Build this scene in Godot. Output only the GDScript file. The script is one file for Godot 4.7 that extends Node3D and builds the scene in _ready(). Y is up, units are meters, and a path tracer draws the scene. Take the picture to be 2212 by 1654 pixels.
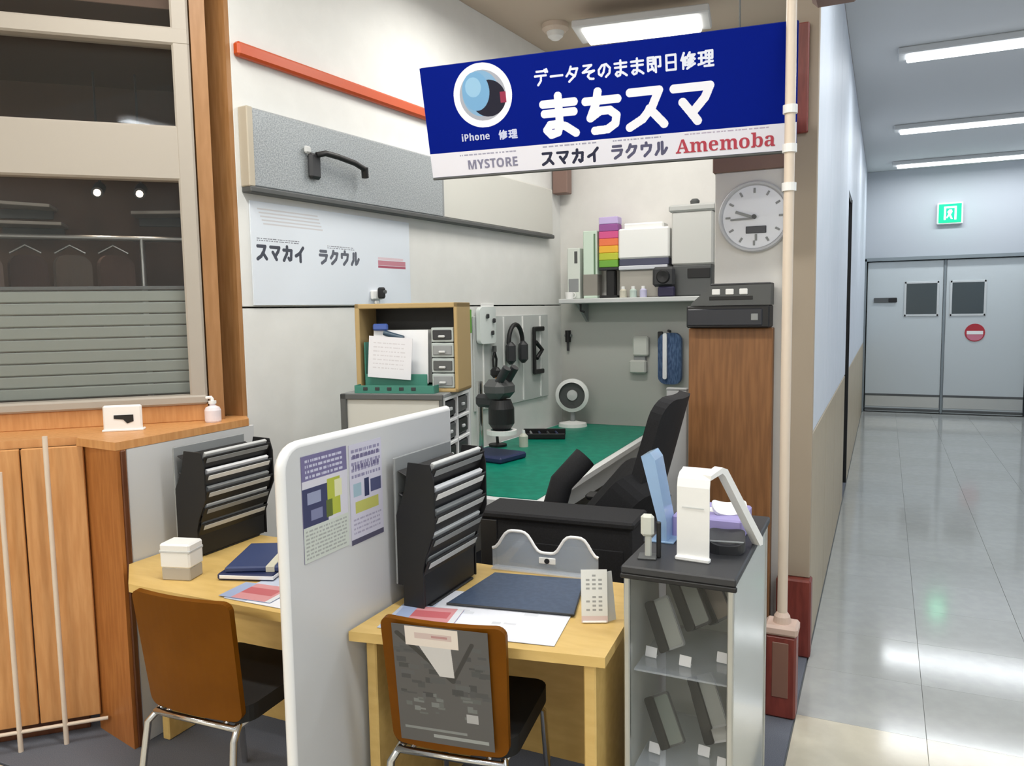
extends Node3D
# A phone repair stand in a shopping mall, beside a staff corridor. Units: metres. The camera stands at x = 0, z = 0.
const WALL_TURN := 85.55                     # the stand's long side wall is turned a little off the corridor
const CEIL := 3.5
const DIAG := 44.5                           # turn of the shop window wall
var M := {}
var glyphs := {}
var mesh_cache := {}

func _ready() -> void:
	seed(7)
	camera_and_light()
	materials()
	fill_glyphs()
	room()
	corridor_end()
	shop_window()
	wing_wall()
	side_wall_things()
	hanging_sign()
	light_fittings()
	desks()
	chairs()
	showcase()
	work_corner()
	back_wall_things()
	small_things()

# ------------------------------------------------------------------ camera, light
func camera_and_light() -> void:
	var yaw := deg_to_rad(25.346); var pitch := deg_to_rad(5.33); var roll := deg_to_rad(0.95)
	var fwd := Vector3(-sin(yaw) * cos(pitch), -sin(pitch), -cos(yaw) * cos(pitch))
	var r0 := Vector3(cos(yaw), 0, -sin(yaw)); var u0 := r0.cross(fwd)
	var r := r0 * cos(roll) - u0 * sin(roll); var u := r.cross(fwd)
	var cam := Camera3D.new(); cam.name = "camera"; cam.fov = rad_to_deg(2.0 * atan(827.0 / 1700.0)); cam.near = 0.05; cam.far = 60.0
	add_child(cam); cam.transform = Transform3D(Basis(r, u, -fwd), Vector3(0, 1.6, 0)); cam.current = true
	var env := Environment.new(); env.background_mode = Environment.BG_COLOR; env.background_color = Color(0.02, 0.02, 0.02)
	env.tonemap_mode = Environment.TONE_MAPPER_LINEAR; env.tonemap_exposure = 1.0
	env.sdfgi_enabled = true; env.ssao_enabled = true; env.ssil_enabled = true
	var we := WorldEnvironment.new(); we.name = "environment"; we.environment = env; add_child(we)

const COOL := Color(0.965, 0.985, 1.0)
const NEUTRAL := Color(1.0, 0.99, 0.965)
# a ceiling fitting: housing, tube diffuser that glows, and an area light of the same size just under it
func fitting(called: String, label: String, group: String, at: Vector3, turn: float, length: float, width: float, energy: float, glow: float, tint: Color) -> Node3D:
	var t = thing(called, label, "ceiling light", at, turn, group)
	part("housing", cb(Vector3(length + 0.12, 0.05, width + 0.06), 0.008), M.fitting, t, Vector3(0, -0.025, 0))
	var g := StandardMaterial3D.new(); g.albedo_color = Color(0.9, 0.9, 0.9); g.emission_enabled = true; g.emission = tint; g.emission_energy_multiplier = glow
	part("diffuser", cb(Vector3(length, 0.03, width), 0.01), g, t, Vector3(0, -0.062, 0))
	var l := AreaLight3D.new(); l.name = "lamp"; l.area_size = Vector2(length, width); l.light_energy = energy; l.light_color = tint
	l.shadow_enabled = true; l.area_range = 16.0; l.area_attenuation = 2.0
	l.position = Vector3(0, -0.085, 0); l.rotation_degrees = Vector3(-90, 0, 0); t.add_child(l)
	return t

func light_fittings() -> void:
	for z in [-6.85, -9.7, -12.1]:
		fitting("ceiling_light", ["slim white tube light set farther down the corridor", "slim tube light whose dark grey end plate shows", "slim tube light next to the white end wall"][int(z < -9.0) + int(z < -11.0)] if z < -9.0 else "broad bright tube light with grey housing over the corridor entrance", "corridor tube lights", Vector3(1.05, CEIL, z), 0, 1.9, 0.16, 2.6, 4.0, COOL)
	for z in [-4.0, -1.3, 1.4]:
		fitting("ceiling_light", ["tube light over the corridor mouth beside the sign pole", "tube light over the beige floor tiles", "tube light over the hall end of the tiled floor"][int(z > -2.0) + int(z > 0.0)], "corridor tube lights", Vector3(1.05, CEIL, z), 0, 1.9, 0.16, 2.6, 4.0, COOL)
	for q in [[-1.5, -1.7, "long hall tube light above the visitors' chairs", 4.4], [-4.3, -0.2, "long hall tube light above the wooden ledge", 2.2], [-1.5, 3.0, "long hall tube light by the hall's rear wall", 9.0], [-4.3, 3.0, "long hall tube light in the hall's far rear corner", 5.0]]:
		fitting("ceiling_light", q[2], "hall tube lights", Vector3(q[0], CEIL, q[1]), 0, 1.9, 0.2, q[3], 5.0, NEUTRAL)
	fitting("ceiling_light", "short bright tube light hanging above the blue sign", "stand tube lights", Vector3(-1.43, 3.40, -5.02), 8, 0.72, 0.26, 0.9, 4.0, NEUTRAL)
	fitting("ceiling_light", "added unseen fill light over the workbench, behind the blue sign", "stand tube lights", Vector3(-1.5, 3.45, -3.9), 0, 0.9, 0.2, 2.4, 4.0, NEUTRAL)  # unseen lamp, added to brighten the side wall

# ------------------------------------------------------------------ naming
func numbered(parent: Node, called: String) -> String:
	if not parent.has_node(NodePath(called)): return called
	var k := 1
	while parent.has_node(NodePath("%s_%03d" % [called, k])): k += 1
	return "%s_%03d" % [called, k]

func thing(called: String, label: String, category: String, at := Vector3.ZERO, turn := 0.0, group := "") -> Node3D:
	var o := Node3D.new(); o.name = numbered(self, called); add_child(o)
	o.position = at; o.rotation_degrees.y = turn
	o.set_meta("label", label); o.set_meta("category", category)
	if group: o.set_meta("group", group)
	return o

func struct(called: String, label := "", at := Vector3.ZERO, turn := 0.0) -> Node3D:
	var o := Node3D.new(); o.name = numbered(self, called); add_child(o)
	o.position = at; o.rotation_degrees.y = turn; o.set_meta("kind", "structure")
	if label: o.set_meta("label", label)
	return o

func part(called: String, mesh: Mesh, m: Material, parent: Node3D, at := Vector3.ZERO, rot := Vector3.ZERO, label := "") -> MeshInstance3D:
	var o := MeshInstance3D.new(); o.name = numbered(parent, called); o.mesh = mesh; o.material_override = m
	parent.add_child(o); o.position = at; o.rotation_degrees = rot
	if label: o.set_meta("label", label)
	return o

# ------------------------------------------------------------------ mesh helpers
func tri(st: SurfaceTool, a: Vector3, b: Vector3, c: Vector3, out: Vector3, ua := Vector2.ZERO, ub := Vector2.ZERO, uc := Vector2.ZERO) -> void:
	var n := (b - a).cross(c - a)
	if n.length_squared() < 1e-16: return
	n = n.normalized()
	var flip := n.dot(out) > 0.0
	if n.dot(out) < 0.0: n = -n
	for k in ([0, 2, 1] if flip else [0, 1, 2]):
		st.set_normal(n); st.set_uv([ua, ub, uc][k]); st.add_vertex([a, b, c][k])

func quad(st: SurfaceTool, a: Vector3, b: Vector3, c: Vector3, d: Vector3, out: Vector3) -> void:
	tri(st, a, b, c, out); tri(st, a, c, d, out)

func start() -> SurfaceTool:
	var st := SurfaceTool.new(); st.begin(Mesh.PRIMITIVE_TRIANGLES); return st

# box with chamfered edges, centred
func add_cb(st: SurfaceTool, size: Vector3, bevel: float, c := Vector3.ZERO) -> void:
	var h := size / 2.0; var b: float = minf(bevel, minf(h.x, minf(h.y, h.z)) * 0.9)
	for ax in 3:
		var u: int = (ax + 1) % 3; var v: int = (ax + 2) % 3
		for s in [-1.0, 1.0]:
			var n := Vector3.ZERO; n[ax] = s
			var pts := []
			for q in [[-1, -1], [1, -1], [1, 1], [-1, 1]]:
				var p := Vector3.ZERO; p[ax] = s * h[ax]; p[u] = q[0] * (h[u] - b); p[v] = q[1] * (h[v] - b); pts.append(p + c)
			quad(st, pts[0], pts[1], pts[2], pts[3], n)
		for su in [-1.0, 1.0]:
			for sv in [-1.0, 1.0]:
				var pts := []
				for q in [[-1, 0], [1, 0], [1, 1], [-1, 1]]:
					var p := Vector3.ZERO; p[ax] = q[0] * (h[ax] - b)
					p[u] = su * (h[u] - (b if q[1] == 1 else 0.0)); p[v] = sv * (h[v] - (0.0 if q[1] == 1 else b)); pts.append(p + c)
				var n := Vector3.ZERO; n[u] = su; n[v] = sv
				quad(st, pts[0], pts[1], pts[2], pts[3], n)
	for sx in [-1.0, 1.0]:
		for sy in [-1.0, 1.0]:
			for sz in [-1.0, 1.0]:
				var k := Vector3(sx, sy, sz)
				tri(st, c + k * Vector3(h.x, h.y - b, h.z - b), c + k * Vector3(h.x - b, h.y, h.z - b), c + k * Vector3(h.x - b, h.y - b, h.z), k)

func cb(size: Vector3, bevel := 0.004) -> ArrayMesh:
	var key := "b%s%s" % [size, bevel]
	if not mesh_cache.has(key):
		var st := start(); add_cb(st, size, bevel); mesh_cache[key] = st.commit()
	return mesh_cache[key]

# several boxes joined: [[size, centre], ...]
func boxes(list: Array, bevel := 0.003) -> ArrayMesh:
	var st := start()
	for e in list: add_cb(st, e[0], bevel, e[1])
	return st.commit()

# a round tube along points
func add_tube(st: SurfaceTool, pts: Array, r: float, seg := 10) -> void:
	var rings := []
	var up := Vector3.ZERO
	for i in pts.size():
		var a: Vector3 = pts[maxi(i - 1, 0)]; var b: Vector3 = pts[mini(i + 1, pts.size() - 1)]
		var d := (b - a).normalized()
		if up == Vector3.ZERO: up = Vector3.UP if absf(d.y) < 0.9 else Vector3.RIGHT
		var x := d.cross(up).normalized(); var y := x.cross(d).normalized(); up = y
		var ring := []
		for k in seg: ring.append([x * cos(TAU * k / seg) + y * sin(TAU * k / seg), pts[i]])
		rings.append(ring)
	for i in rings.size() - 1:
		for k in seg:
			var l: int = (k + 1) % seg
			for f in [[i, k, i, l, i + 1, l], [i, k, i + 1, l, i + 1, k]]:
				var vs := []
				for e in 3: vs.append(rings[f[e * 2]][f[e * 2 + 1]])
				var n: Vector3 = ((vs[1][1] + vs[1][0] * r) - (vs[0][1] + vs[0][0] * r)).cross((vs[2][1] + vs[2][0] * r) - (vs[0][1] + vs[0][0] * r))
				if n.dot(vs[0][0] + vs[1][0] + vs[2][0]) > 0: vs.reverse()
				for v in vs: st.set_normal(v[0]); st.set_uv(Vector2.ZERO); st.add_vertex(v[1] + v[0] * r)
	for e in [0, rings.size() - 1]:
		var cpt: Vector3 = pts[e]; var out: Vector3 = (pts[0] - pts[1]) if e == 0 else (pts[-1] - pts[-2])
		for k in seg: tri(st, cpt, cpt + rings[e][k][0] * r, cpt + rings[e][(k + 1) % seg][0] * r, out)

func tube(pts: Array, r: float, seg := 10) -> ArrayMesh:
	var st := start(); add_tube(st, pts, r, seg); return st.commit()

# a lathe: profile of (radius, height), turned about y
func lathe(profile: Array, seg := 28) -> ArrayMesh:
	var st := start()
	for i in profile.size() - 1:
		var p: Vector2 = profile[i]; var q: Vector2 = profile[i + 1]
		var nn := Vector2(q.y - p.y, p.x - q.x).normalized()
		for k in seg:
			var a := TAU * k / seg; var b := TAU * (k + 1) / seg
			var vs := [[p, a], [p, b], [q, b], [q, a]]
			var o := Vector3(cos((a + b) / 2) * nn.x, nn.y, sin((a + b) / 2) * nn.x)
			var w := []
			for v in vs: w.append(Vector3(v[0].x * cos(v[1]), v[0].y, v[0].x * sin(v[1])))
			tri(st, w[0], w[1], w[2], o); tri(st, w[0], w[2], w[3], o)
	return st.commit()

# polygon in x, y pushed out along z, centred on z = 0
func prism(poly: Array, depth: float) -> ArrayMesh:
	var st := start(); var p := PackedVector2Array(poly); var idx := Geometry2D.triangulate_polygon(p)
	var c := Vector2.ZERO
	for v in p: c += v / p.size()
	for s in [-0.5, 0.5]:
		for i in range(0, idx.size(), 3):
			var w := []
			for k in 3: w.append(Vector3(p[idx[i + k]].x, p[idx[i + k]].y, s * depth))
			tri(st, w[0], w[1], w[2], Vector3(0, 0, s))
	var ccw := not Geometry2D.is_polygon_clockwise(p)
	for i in p.size():
		var a := p[i]; var b := p[(i + 1) % p.size()]
		var e := (b - a).normalized(); var n := Vector3(e.y, -e.x, 0) * (1.0 if ccw else -1.0)
		quad(st, Vector3(a.x, a.y, -depth / 2), Vector3(b.x, b.y, -depth / 2), Vector3(b.x, b.y, depth / 2), Vector3(a.x, a.y, depth / 2), n)
	return st.commit()

func rrect(w: float, h: float, r: float, seg := 5) -> Array:
	var out := []
	for q in [[1, 1, 0], [-1, 1, 90], [-1, -1, 180], [1, -1, 270]]:
		for k in seg + 1:
			var a := deg_to_rad(q[2] + 90.0 * k / seg)
			out.append(Vector2(q[0] * (w / 2 - r) + cos(a) * r, q[1] * (h / 2 - r) + sin(a) * r))
	return out

# a thin printed sheet: front faces +z and carries the picture
func sheet(w: float, h: float, th := 0.002) -> ArrayMesh:
	var st := start(); var x := w / 2; var y := h / 2; var z := th / 2
	var f := [Vector3(-x, -y, z), Vector3(x, -y, z), Vector3(x, y, z), Vector3(-x, y, z)]
	tri(st, f[0], f[1], f[2], Vector3.BACK, Vector2(0, 1), Vector2(1, 1), Vector2(1, 0)); tri(st, f[0], f[2], f[3], Vector3.BACK, Vector2(0, 1), Vector2(1, 0), Vector2(0, 0))
	var e := Vector2(0.004, 0.004)
	var bk := []
	for v in f: bk.append(v - Vector3(0, 0, th))
	tri(st, bk[0], bk[1], bk[2], Vector3.FORWARD, e, e, e); tri(st, bk[0], bk[2], bk[3], Vector3.FORWARD, e, e, e)
	for k in 4:
		var l: int = (k + 1) % 4; var o: Vector3 = (f[k] + f[l]) / 2; o.z = 0
		tri(st, f[k], f[l], bk[l], o, e, e, e); tri(st, f[k], bk[l], bk[k], o, e, e, e)
	return st.commit()

# a rounded board bent a little: the back of a chair
func bent_panel(w: float, h: float, r: float, th: float, bend: float, taper := 0.0) -> ArrayMesh:
	var st := start(); var rows := []; var ys := []
	for k in 6: ys.append(-h / 2 + r * (1.0 - cos(PI / 2 * k / 5)))
	for k in range(1, 6): ys.append(lerpf(-h / 2 + r, h / 2 - r, k / 6.0))
	for k in 6: ys.append(h / 2 - r * (1.0 - sin(PI / 2 * k / 5)))
	var nx := 14
	for y in ys:
		var d: float = minf(y + h / 2, h / 2 - y); var inset := 0.0
		if d < r: inset = r - sqrt(maxf(r * r - (r - d) * (r - d), 0.0))
		var hw: float = w / 2 * (1.0 + taper * y / h) - inset
		var row := []
		for i in nx + 1:
			var x := lerpf(-hw, hw, float(i) / nx)
			row.append(Vector3(x, y, bend * pow(x / (w / 2), 2)))
		rows.append(row)
	var dz := Vector3(0, 0, th / 2)
	for j in rows.size() - 1:
		for i in nx:
			quad(st, rows[j][i] + dz, rows[j][i + 1] + dz, rows[j + 1][i + 1] + dz, rows[j + 1][i] + dz, Vector3.BACK)
			quad(st, rows[j][i] - dz, rows[j][i + 1] - dz, rows[j + 1][i + 1] - dz, rows[j + 1][i] - dz, Vector3.FORWARD)
		for e in [0, nx]:
			quad(st, rows[j][e] + dz, rows[j + 1][e] + dz, rows[j + 1][e] - dz, rows[j][e] - dz, Vector3(-1 if e == 0 else 1, 0, 0))
	for j in [0, rows.size() - 1]:
		for i in nx: quad(st, rows[j][i] + dz, rows[j][i + 1] + dz, rows[j][i + 1] - dz, rows[j][i] - dz, Vector3(0, -1 if j == 0 else 1, 0))
	return st.commit()

# ------------------------------------------------------------------ materials
func flat(c: Color, rough := 0.6, metal := 0.0) -> StandardMaterial3D:
	var m := StandardMaterial3D.new(); m.albedo_color = c; m.roughness = rough; m.metallic = metal; return m

func grain(lo: Color, hi: Color, scale: Vector3, rough := 0.5, freq := 0.02, sd := 1, bump := 0.0) -> StandardMaterial3D:
	var n := FastNoiseLite.new(); n.seed = sd; n.frequency = freq; n.fractal_octaves = 5
	var g := Gradient.new(); g.colors = PackedColorArray([lo, hi]); g.offsets = PackedFloat32Array([0.25, 0.75])
	var t := NoiseTexture2D.new(); t.width = 256; t.height = 256; t.seamless = true; t.noise = n; t.color_ramp = g
	var m := StandardMaterial3D.new(); m.albedo_texture = t; m.roughness = rough; m.uv1_triplanar = true; m.uv1_scale = scale
	if bump > 0.0:
		var b := NoiseTexture2D.new(); b.width = 256; b.height = 256; b.seamless = true; b.noise = n; b.as_normal_map = true; b.bump_strength = bump
		m.normal_enabled = true; m.normal_texture = b
	return m

func dull(m: StandardMaterial3D) -> StandardMaterial3D:
	m.metallic_specular = 0.15; return m

func glass(c: Color, rough := 0.03) -> StandardMaterial3D:
	var m := StandardMaterial3D.new(); m.transparency = BaseMaterial3D.TRANSPARENCY_ALPHA; m.albedo_color = c; m.roughness = rough; return m

func rgb(r: int, g: int, b: int) -> Color: return Color(r / 255.0, g / 255.0, b / 255.0)

func materials() -> void:
	M.wall = grain(rgb(224, 224, 221), rgb(227, 227, 224), Vector3(0.7, 0.7, 0.7), 0.75, 0.03, 3)
	M.wall_back = grain(rgb(219, 217, 213), rgb(222, 220, 216), Vector3(0.7, 0.7, 0.7), 0.75, 0.03, 4)
	M.wall_blue = grain(rgb(206, 212, 220), rgb(210, 215, 223), Vector3(0.5, 0.5, 0.5), 0.55, 0.02, 5)
	M.ceiling = flat(rgb(194, 180, 163), 0.9)
	M.ceiling_corridor = flat(rgb(208, 209, 210), 0.85)
	M.tile_grey = [grain(rgb(170, 171, 167), rgb(174, 175, 171), Vector3(2, 2, 2), 0.1, 0.02, 6), grain(rgb(172, 173, 170), rgb(177, 178, 174), Vector3(2, 2, 2), 0.11, 0.02, 16)]
	M.tile_beige = [grain(rgb(200, 193, 174), rgb(205, 198, 179), Vector3(2, 2, 2), 0.12, 0.02, 7), grain(rgb(203, 196, 177), rgb(208, 201, 183), Vector3(2, 2, 2), 0.13, 0.02, 17)]
	M.carpet = grain(rgb(88, 92, 102), rgb(112, 115, 124), Vector3(6, 6, 6), 0.95, 0.2, 8)
	M.wood = grain(rgb(200, 142, 86), rgb(212, 156, 100), Vector3(5, 0.5, 5), 0.42, 0.03, 9)
	M.wood_post = grain(rgb(160, 98, 46), rgb(178, 116, 60), Vector3(5, 0.5, 5), 0.42, 0.03, 29)
	M.wood_dark = grain(rgb(88, 48, 24), rgb(102, 60, 34), Vector3(5, 0.5, 5), 0.45, 0.03, 10)
	M.wood_light = grain(rgb(154, 110, 66), rgb(168, 123, 79), Vector3(5, 0.5, 5), 0.45, 0.03, 11)
	M.cream = flat(rgb(172, 164, 153), 0.5)
	M.orange = flat(rgb(192, 74, 22), 0.45)
	M.zinc = grain(rgb(146, 152, 156), rgb(182, 187, 190), Vector3(3.5, 3.5, 3.5), 0.42, 0.12, 12); M.zinc.metallic = 0.25
	M.duct = flat(rgb(206, 205, 198), 0.5)
	M.black = flat(rgb(20, 20, 22), 0.5)
	M.black_gloss = flat(rgb(14, 14, 16), 0.18)
	M.charcoal = flat(rgb(48, 49, 52), 0.5)
	M.dark_grey = flat(rgb(82, 84, 84), 0.5)
	M.grey = flat(rgb(142, 145, 146), 0.5)
	M.pale_grey = flat(rgb(200, 202, 202), 0.5)
	M.white = flat(rgb(238, 238, 236), 0.5)
	M.white_gloss = flat(rgb(240, 240, 240), 0.25)
	M.partition = flat(rgb(206, 207, 208), 0.35)
	M.paper = flat(rgb(240, 241, 244), 0.8)
	M.fitting = flat(rgb(205, 206, 206), 0.6)
	M.chrome = flat(rgb(215, 215, 215), 0.18, 1.0)
	M.alu = flat(rgb(190, 192, 190), 0.35, 0.8)
	M.desk = grain(rgb(216, 181, 110), rgb(224, 190, 119), Vector3(0.7, 3, 3), 0.4, 0.03, 13)
	M.chair = grain(rgb(108, 63, 8), rgb(115, 68, 11), Vector3(1, 1, 1), 0.38, 0.02, 15)
	M.chair.metallic_specular = 0.2
	M.seat = flat(rgb(14, 14, 15), 0.75)
	M.cloth = grain(rgb(15, 15, 18), rgb(24, 24, 28), Vector3(4, 4, 4), 0.85, 0.1, 18)
	M.blue_mat = grain(rgb(64, 79, 104), rgb(72, 88, 112), Vector3(3, 3, 3), 0.45, 0.05, 19)
	M.navy = flat(rgb(34, 44, 84), 0.5)
	M.teal = grain(rgb(6, 122, 100), rgb(16, 134, 110), Vector3(1.5, 1.5, 1.5), 0.36, 0.03, 20)
	M.teal.metallic_specular = 0.25
	M.locker = grain(rgb(126, 84, 48), rgb(144, 98, 58), Vector3(5, 0.4, 5), 0.5, 0.03, 21)
	M.red_wood = grain(rgb(112, 46, 38), rgb(130, 58, 48), Vector3(4, 0.6, 4), 0.4, 0.03, 22)
	M.wainscot = grain(rgb(172, 156, 128), rgb(182, 166, 138), Vector3(4, 0.5, 4), 0.4, 0.03, 23)
	M.taupe = flat(rgb(164, 150, 132), 0.55)
	M.pole = flat(rgb(222, 206, 188), 0.35)
	M.steel_door = flat(rgb(196, 202, 204), 0.4)
	M.door_edge = flat(rgb(128, 136, 140), 0.45)
	M.brown_beam = flat(rgb(134, 108, 98), 0.6)
	M.pane = glass(Color(0.5, 0.52, 0.52, 0.03))
	M.pane.metallic_specular = 0.3
	M.pane_dark = flat(rgb(64, 74, 78), 0.12)
	M.acrylic = glass(Color(0.86, 0.9, 0.95, 0.28), 0.08)
	M.acrylic_blue = glass(Color(0.66, 0.80, 0.95, 0.6), 0.1)
	M.shop_dark = flat(rgb(90, 68, 55), 0.8)
	M.shutter = flat(rgb(130, 136, 130), 0.55)
	M.lavender = flat(rgb(162, 152, 204), 0.6)
	M.green = flat(rgb(96, 160, 60), 0.6)
	M.amber = flat(rgb(214, 152, 56), 0.4)
	M.cloth_blue = grain(rgb(52, 76, 112), rgb(90, 114, 150), Vector3(3, 0.8, 3), 0.8, 0.08, 24)
	M.frame_wood = flat(rgb(178, 152, 104), 0.55)
	M.green_bin = flat(rgb(60, 128, 112), 0.5)
	M.red = flat(rgb(176, 40, 52), 0.5)

# ------------------------------------------------------------------ drawn print
func fill_glyphs() -> void:
	glyphs = {
		"ma": [[.1, .2, .9, .2], [.12, .43, .88, .43], [.5, .03, .5, .72, .44, .9, .26, .95, .15, .83, .25, .71, .45, .7, .66, .78, .9, .95]],
		"chi": [[.1, .24, .9, .24], [.42, .03, .36, .3, .2, .64, .45, .49, .7, .49, .86, .62, .82, .82, .62, .94, .3, .95]],
		"su": [[.12, .14, .82, .14, .65, .5, .4, .78, .08, .95], [.58, .55, .92, .93]],
		"maa": [[.08, .16, .92, .16, .8, .42, .5, .74], [.28, .48, .62, .93]],
		"de": [[.2, .12, .68, .12], [.06, .38, .86, .38], [.5, .4, .47, .7, .25, .95], [.78, .05, .84, .2], [.92, .02, .98, .17]],
		"bar": [[.08, .5, .92, .5]],
		"ta": [[.42, .05, .3, .35, .08, .6], [.35, .2, .88, .2, .7, .6, .25, .95], [.35, .45, .68, .65]],
		"so": [[.2, .1, .75, .1, .12, .5, .92, .45, .58, .58, .46, .76, .6, .92, .85, .94]],
		"no": [[.55, .2, .45, .6, .28, .82, .12, .7, .12, .45, .35, .2, .65, .15, .9, .4, .85, .7, .6, .9]],
		"soku": [[.1, .08, .48, .08, .48, .45, .1, .45, .1, .08], [.1, .26, .48, .26], [.1, .45, .1, .85, .42, .72], [.35, .58, .48, .85], [.62, .1, .92, .1, .92, .65, .8, .65], [.62, .1, .62, .97]],
		"nichi": [[.2, .06, .8, .06, .8, .94, .2, .94, .2, .06], [.2, .5, .8, .5]],
		"shu": [[.22, .05, .05, .45], [.16, .3, .16, .95], [.32, .3, .32, .75], [.6, .05, .42, .35], [.5, .2, .92, .2, .5, .48], [.55, .25, .92, .45], [.75, .45, .45, .62], [.82, .58, .45, .78], [.92, .72, .42, .96]],
		"ri": [[.05, .15, .4, .15], [.22, .15, .22, .78], [.06, .45, .38, .45], [.03, .82, .42, .74], [.5, .08, .92, .08, .92, .5, .5, .5, .5, .08], [.5, .3, .92, .3], [.71, .08, .71, .92], [.48, .7, .94, .7], [.42, .93, .98, .93]],
		"ka": [[.1, .28, .88, .28, .82, .85, .68, .92, .58, .8], [.45, .05, .42, .5, .1, .95]],
		"i": [[.85, .05, .5, .42, .08, .62], [.55, .4, .55, .97]],
		"ra": [[.18, .1, .82, .1], [.1, .38, .9, .38, .75, .72, .3, .96]],
		"ku": [[.4, .05, .28, .35, .08, .55], [.36, .2, .88, .2, .7, .62, .2, .96]],
		"u": [[.5, .02, .5, .2], [.12, .45, .12, .22, .88, .22, .78, .6, .35, .96]],
		"ru": [[.3, .12, .28, .6, .05, .92], [.58, .08, .58, .9, .75, .8, .95, .52]],
	}

func dot(img: Image, x: float, y: float, r: float, c: Color) -> void:
	var k := int(ceil(r))
	for dy in range(-k, k + 1):
		var hw := sqrt(maxf(r * r - dy * dy, 0.0))
		if hw > 0.3: img.fill_rect(Rect2i(int(round(x - hw)), int(round(y)) + dy, maxi(1, int(round(2 * hw))), 1), c)

func stroke(img: Image, a: Vector2, b: Vector2, r: float, c: Color) -> void:
	var n := maxi(1, int(a.distance_to(b) / maxf(r * 0.4, 0.6)))
	for k in n + 1:
		var p := a.lerp(b, float(k) / n); dot(img, p.x, p.y, r, c)

func write_glyph(img: Image, key: String, x: float, y: float, w: float, h: float, r: float, c: Color) -> void:
	for s in glyphs[key]:
		for k in range(0, s.size() - 2, 2):
			stroke(img, Vector2(x + s[k] * w, y + s[k + 1] * h), Vector2(x + s[k + 2] * w, y + s[k + 3] * h), r, c)

func write_row(img: Image, keys: Array, x: float, y: float, w: float, h: float, step: float, r: float, c: Color) -> void:
	for k in keys.size(): write_glyph(img, keys[k], x + k * step, y, w, h, r, c)

func ellipse(img: Image, cx: float, cy: float, rx: float, ry: float, c: Color) -> void:
	for y in range(int(cy - ry), int(cy + ry) + 1):
		var q := 1.0 - pow((y - cy) / ry, 2)
		if q > 0.0: img.fill_rect(Rect2i(int(cx - rx * sqrt(q)), y, int(2 * rx * sqrt(q)), 1), c)

func picture(img: Image, rough := 0.5) -> StandardMaterial3D:
	var m := StandardMaterial3D.new(); m.albedo_texture = ImageTexture.create_from_image(img); m.roughness = rough; return m

func canvas(w: int, h: int, c: Color) -> Image:
	var i := Image.create(w, h, false, Image.FORMAT_RGB8); i.fill(c); return i

func letters(text: String, size: float, m: Material, parent: Node3D, at: Vector3, serif := false, rot := Vector3.ZERO) -> MeshInstance3D:
	var f := SystemFont.new(); f.font_names = PackedStringArray(["Droid Serif" if serif else "Droid Sans"]); f.font_weight = 700
	var t := TextMesh.new(); t.text = text; t.font = f; t.font_size = 48; t.pixel_size = size / 48.0; t.depth = 0.002; t.curve_step = 2.0
	return part("lettering", t, m, parent, at, rot)

# small rows of grey bars: print too small to read
func bars(img: Image, x: int, y: int, w: int, rows: int, step: int, th: int, c: Color, rng: RandomNumberGenerator) -> void:
	for k in rows:
		var px := x
		while px < x + w - 6:
			var l := rng.randi_range(5, 22); l = mini(l, x + w - px)
			img.fill_rect(Rect2i(px, y + k * step, l, th), c); px += l + rng.randi_range(3, 7)

# ------------------------------------------------------------------ the room
func slab(called: String, size: Vector3, at: Vector3, m: Material, turn := 0.0, label := "") -> MeshInstance3D:
	var o := MeshInstance3D.new(); o.name = numbered(self, called); o.mesh = cb(size, 0.003); o.material_override = m
	add_child(o); o.position = at; o.rotation_degrees.y = turn; o.set_meta("kind", "structure")
	if label: o.set_meta("label", label)
	return o

func wall_x(z: float) -> float: return -2.325 - 0.0778 * (z + 5.6)
func on_wall(z: float, y: float, out: float) -> Vector3:
	var a := deg_to_rad(4.45)
	return Vector3(wall_x(z) + cos(a) * out, y, z + sin(a) * out)

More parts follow.
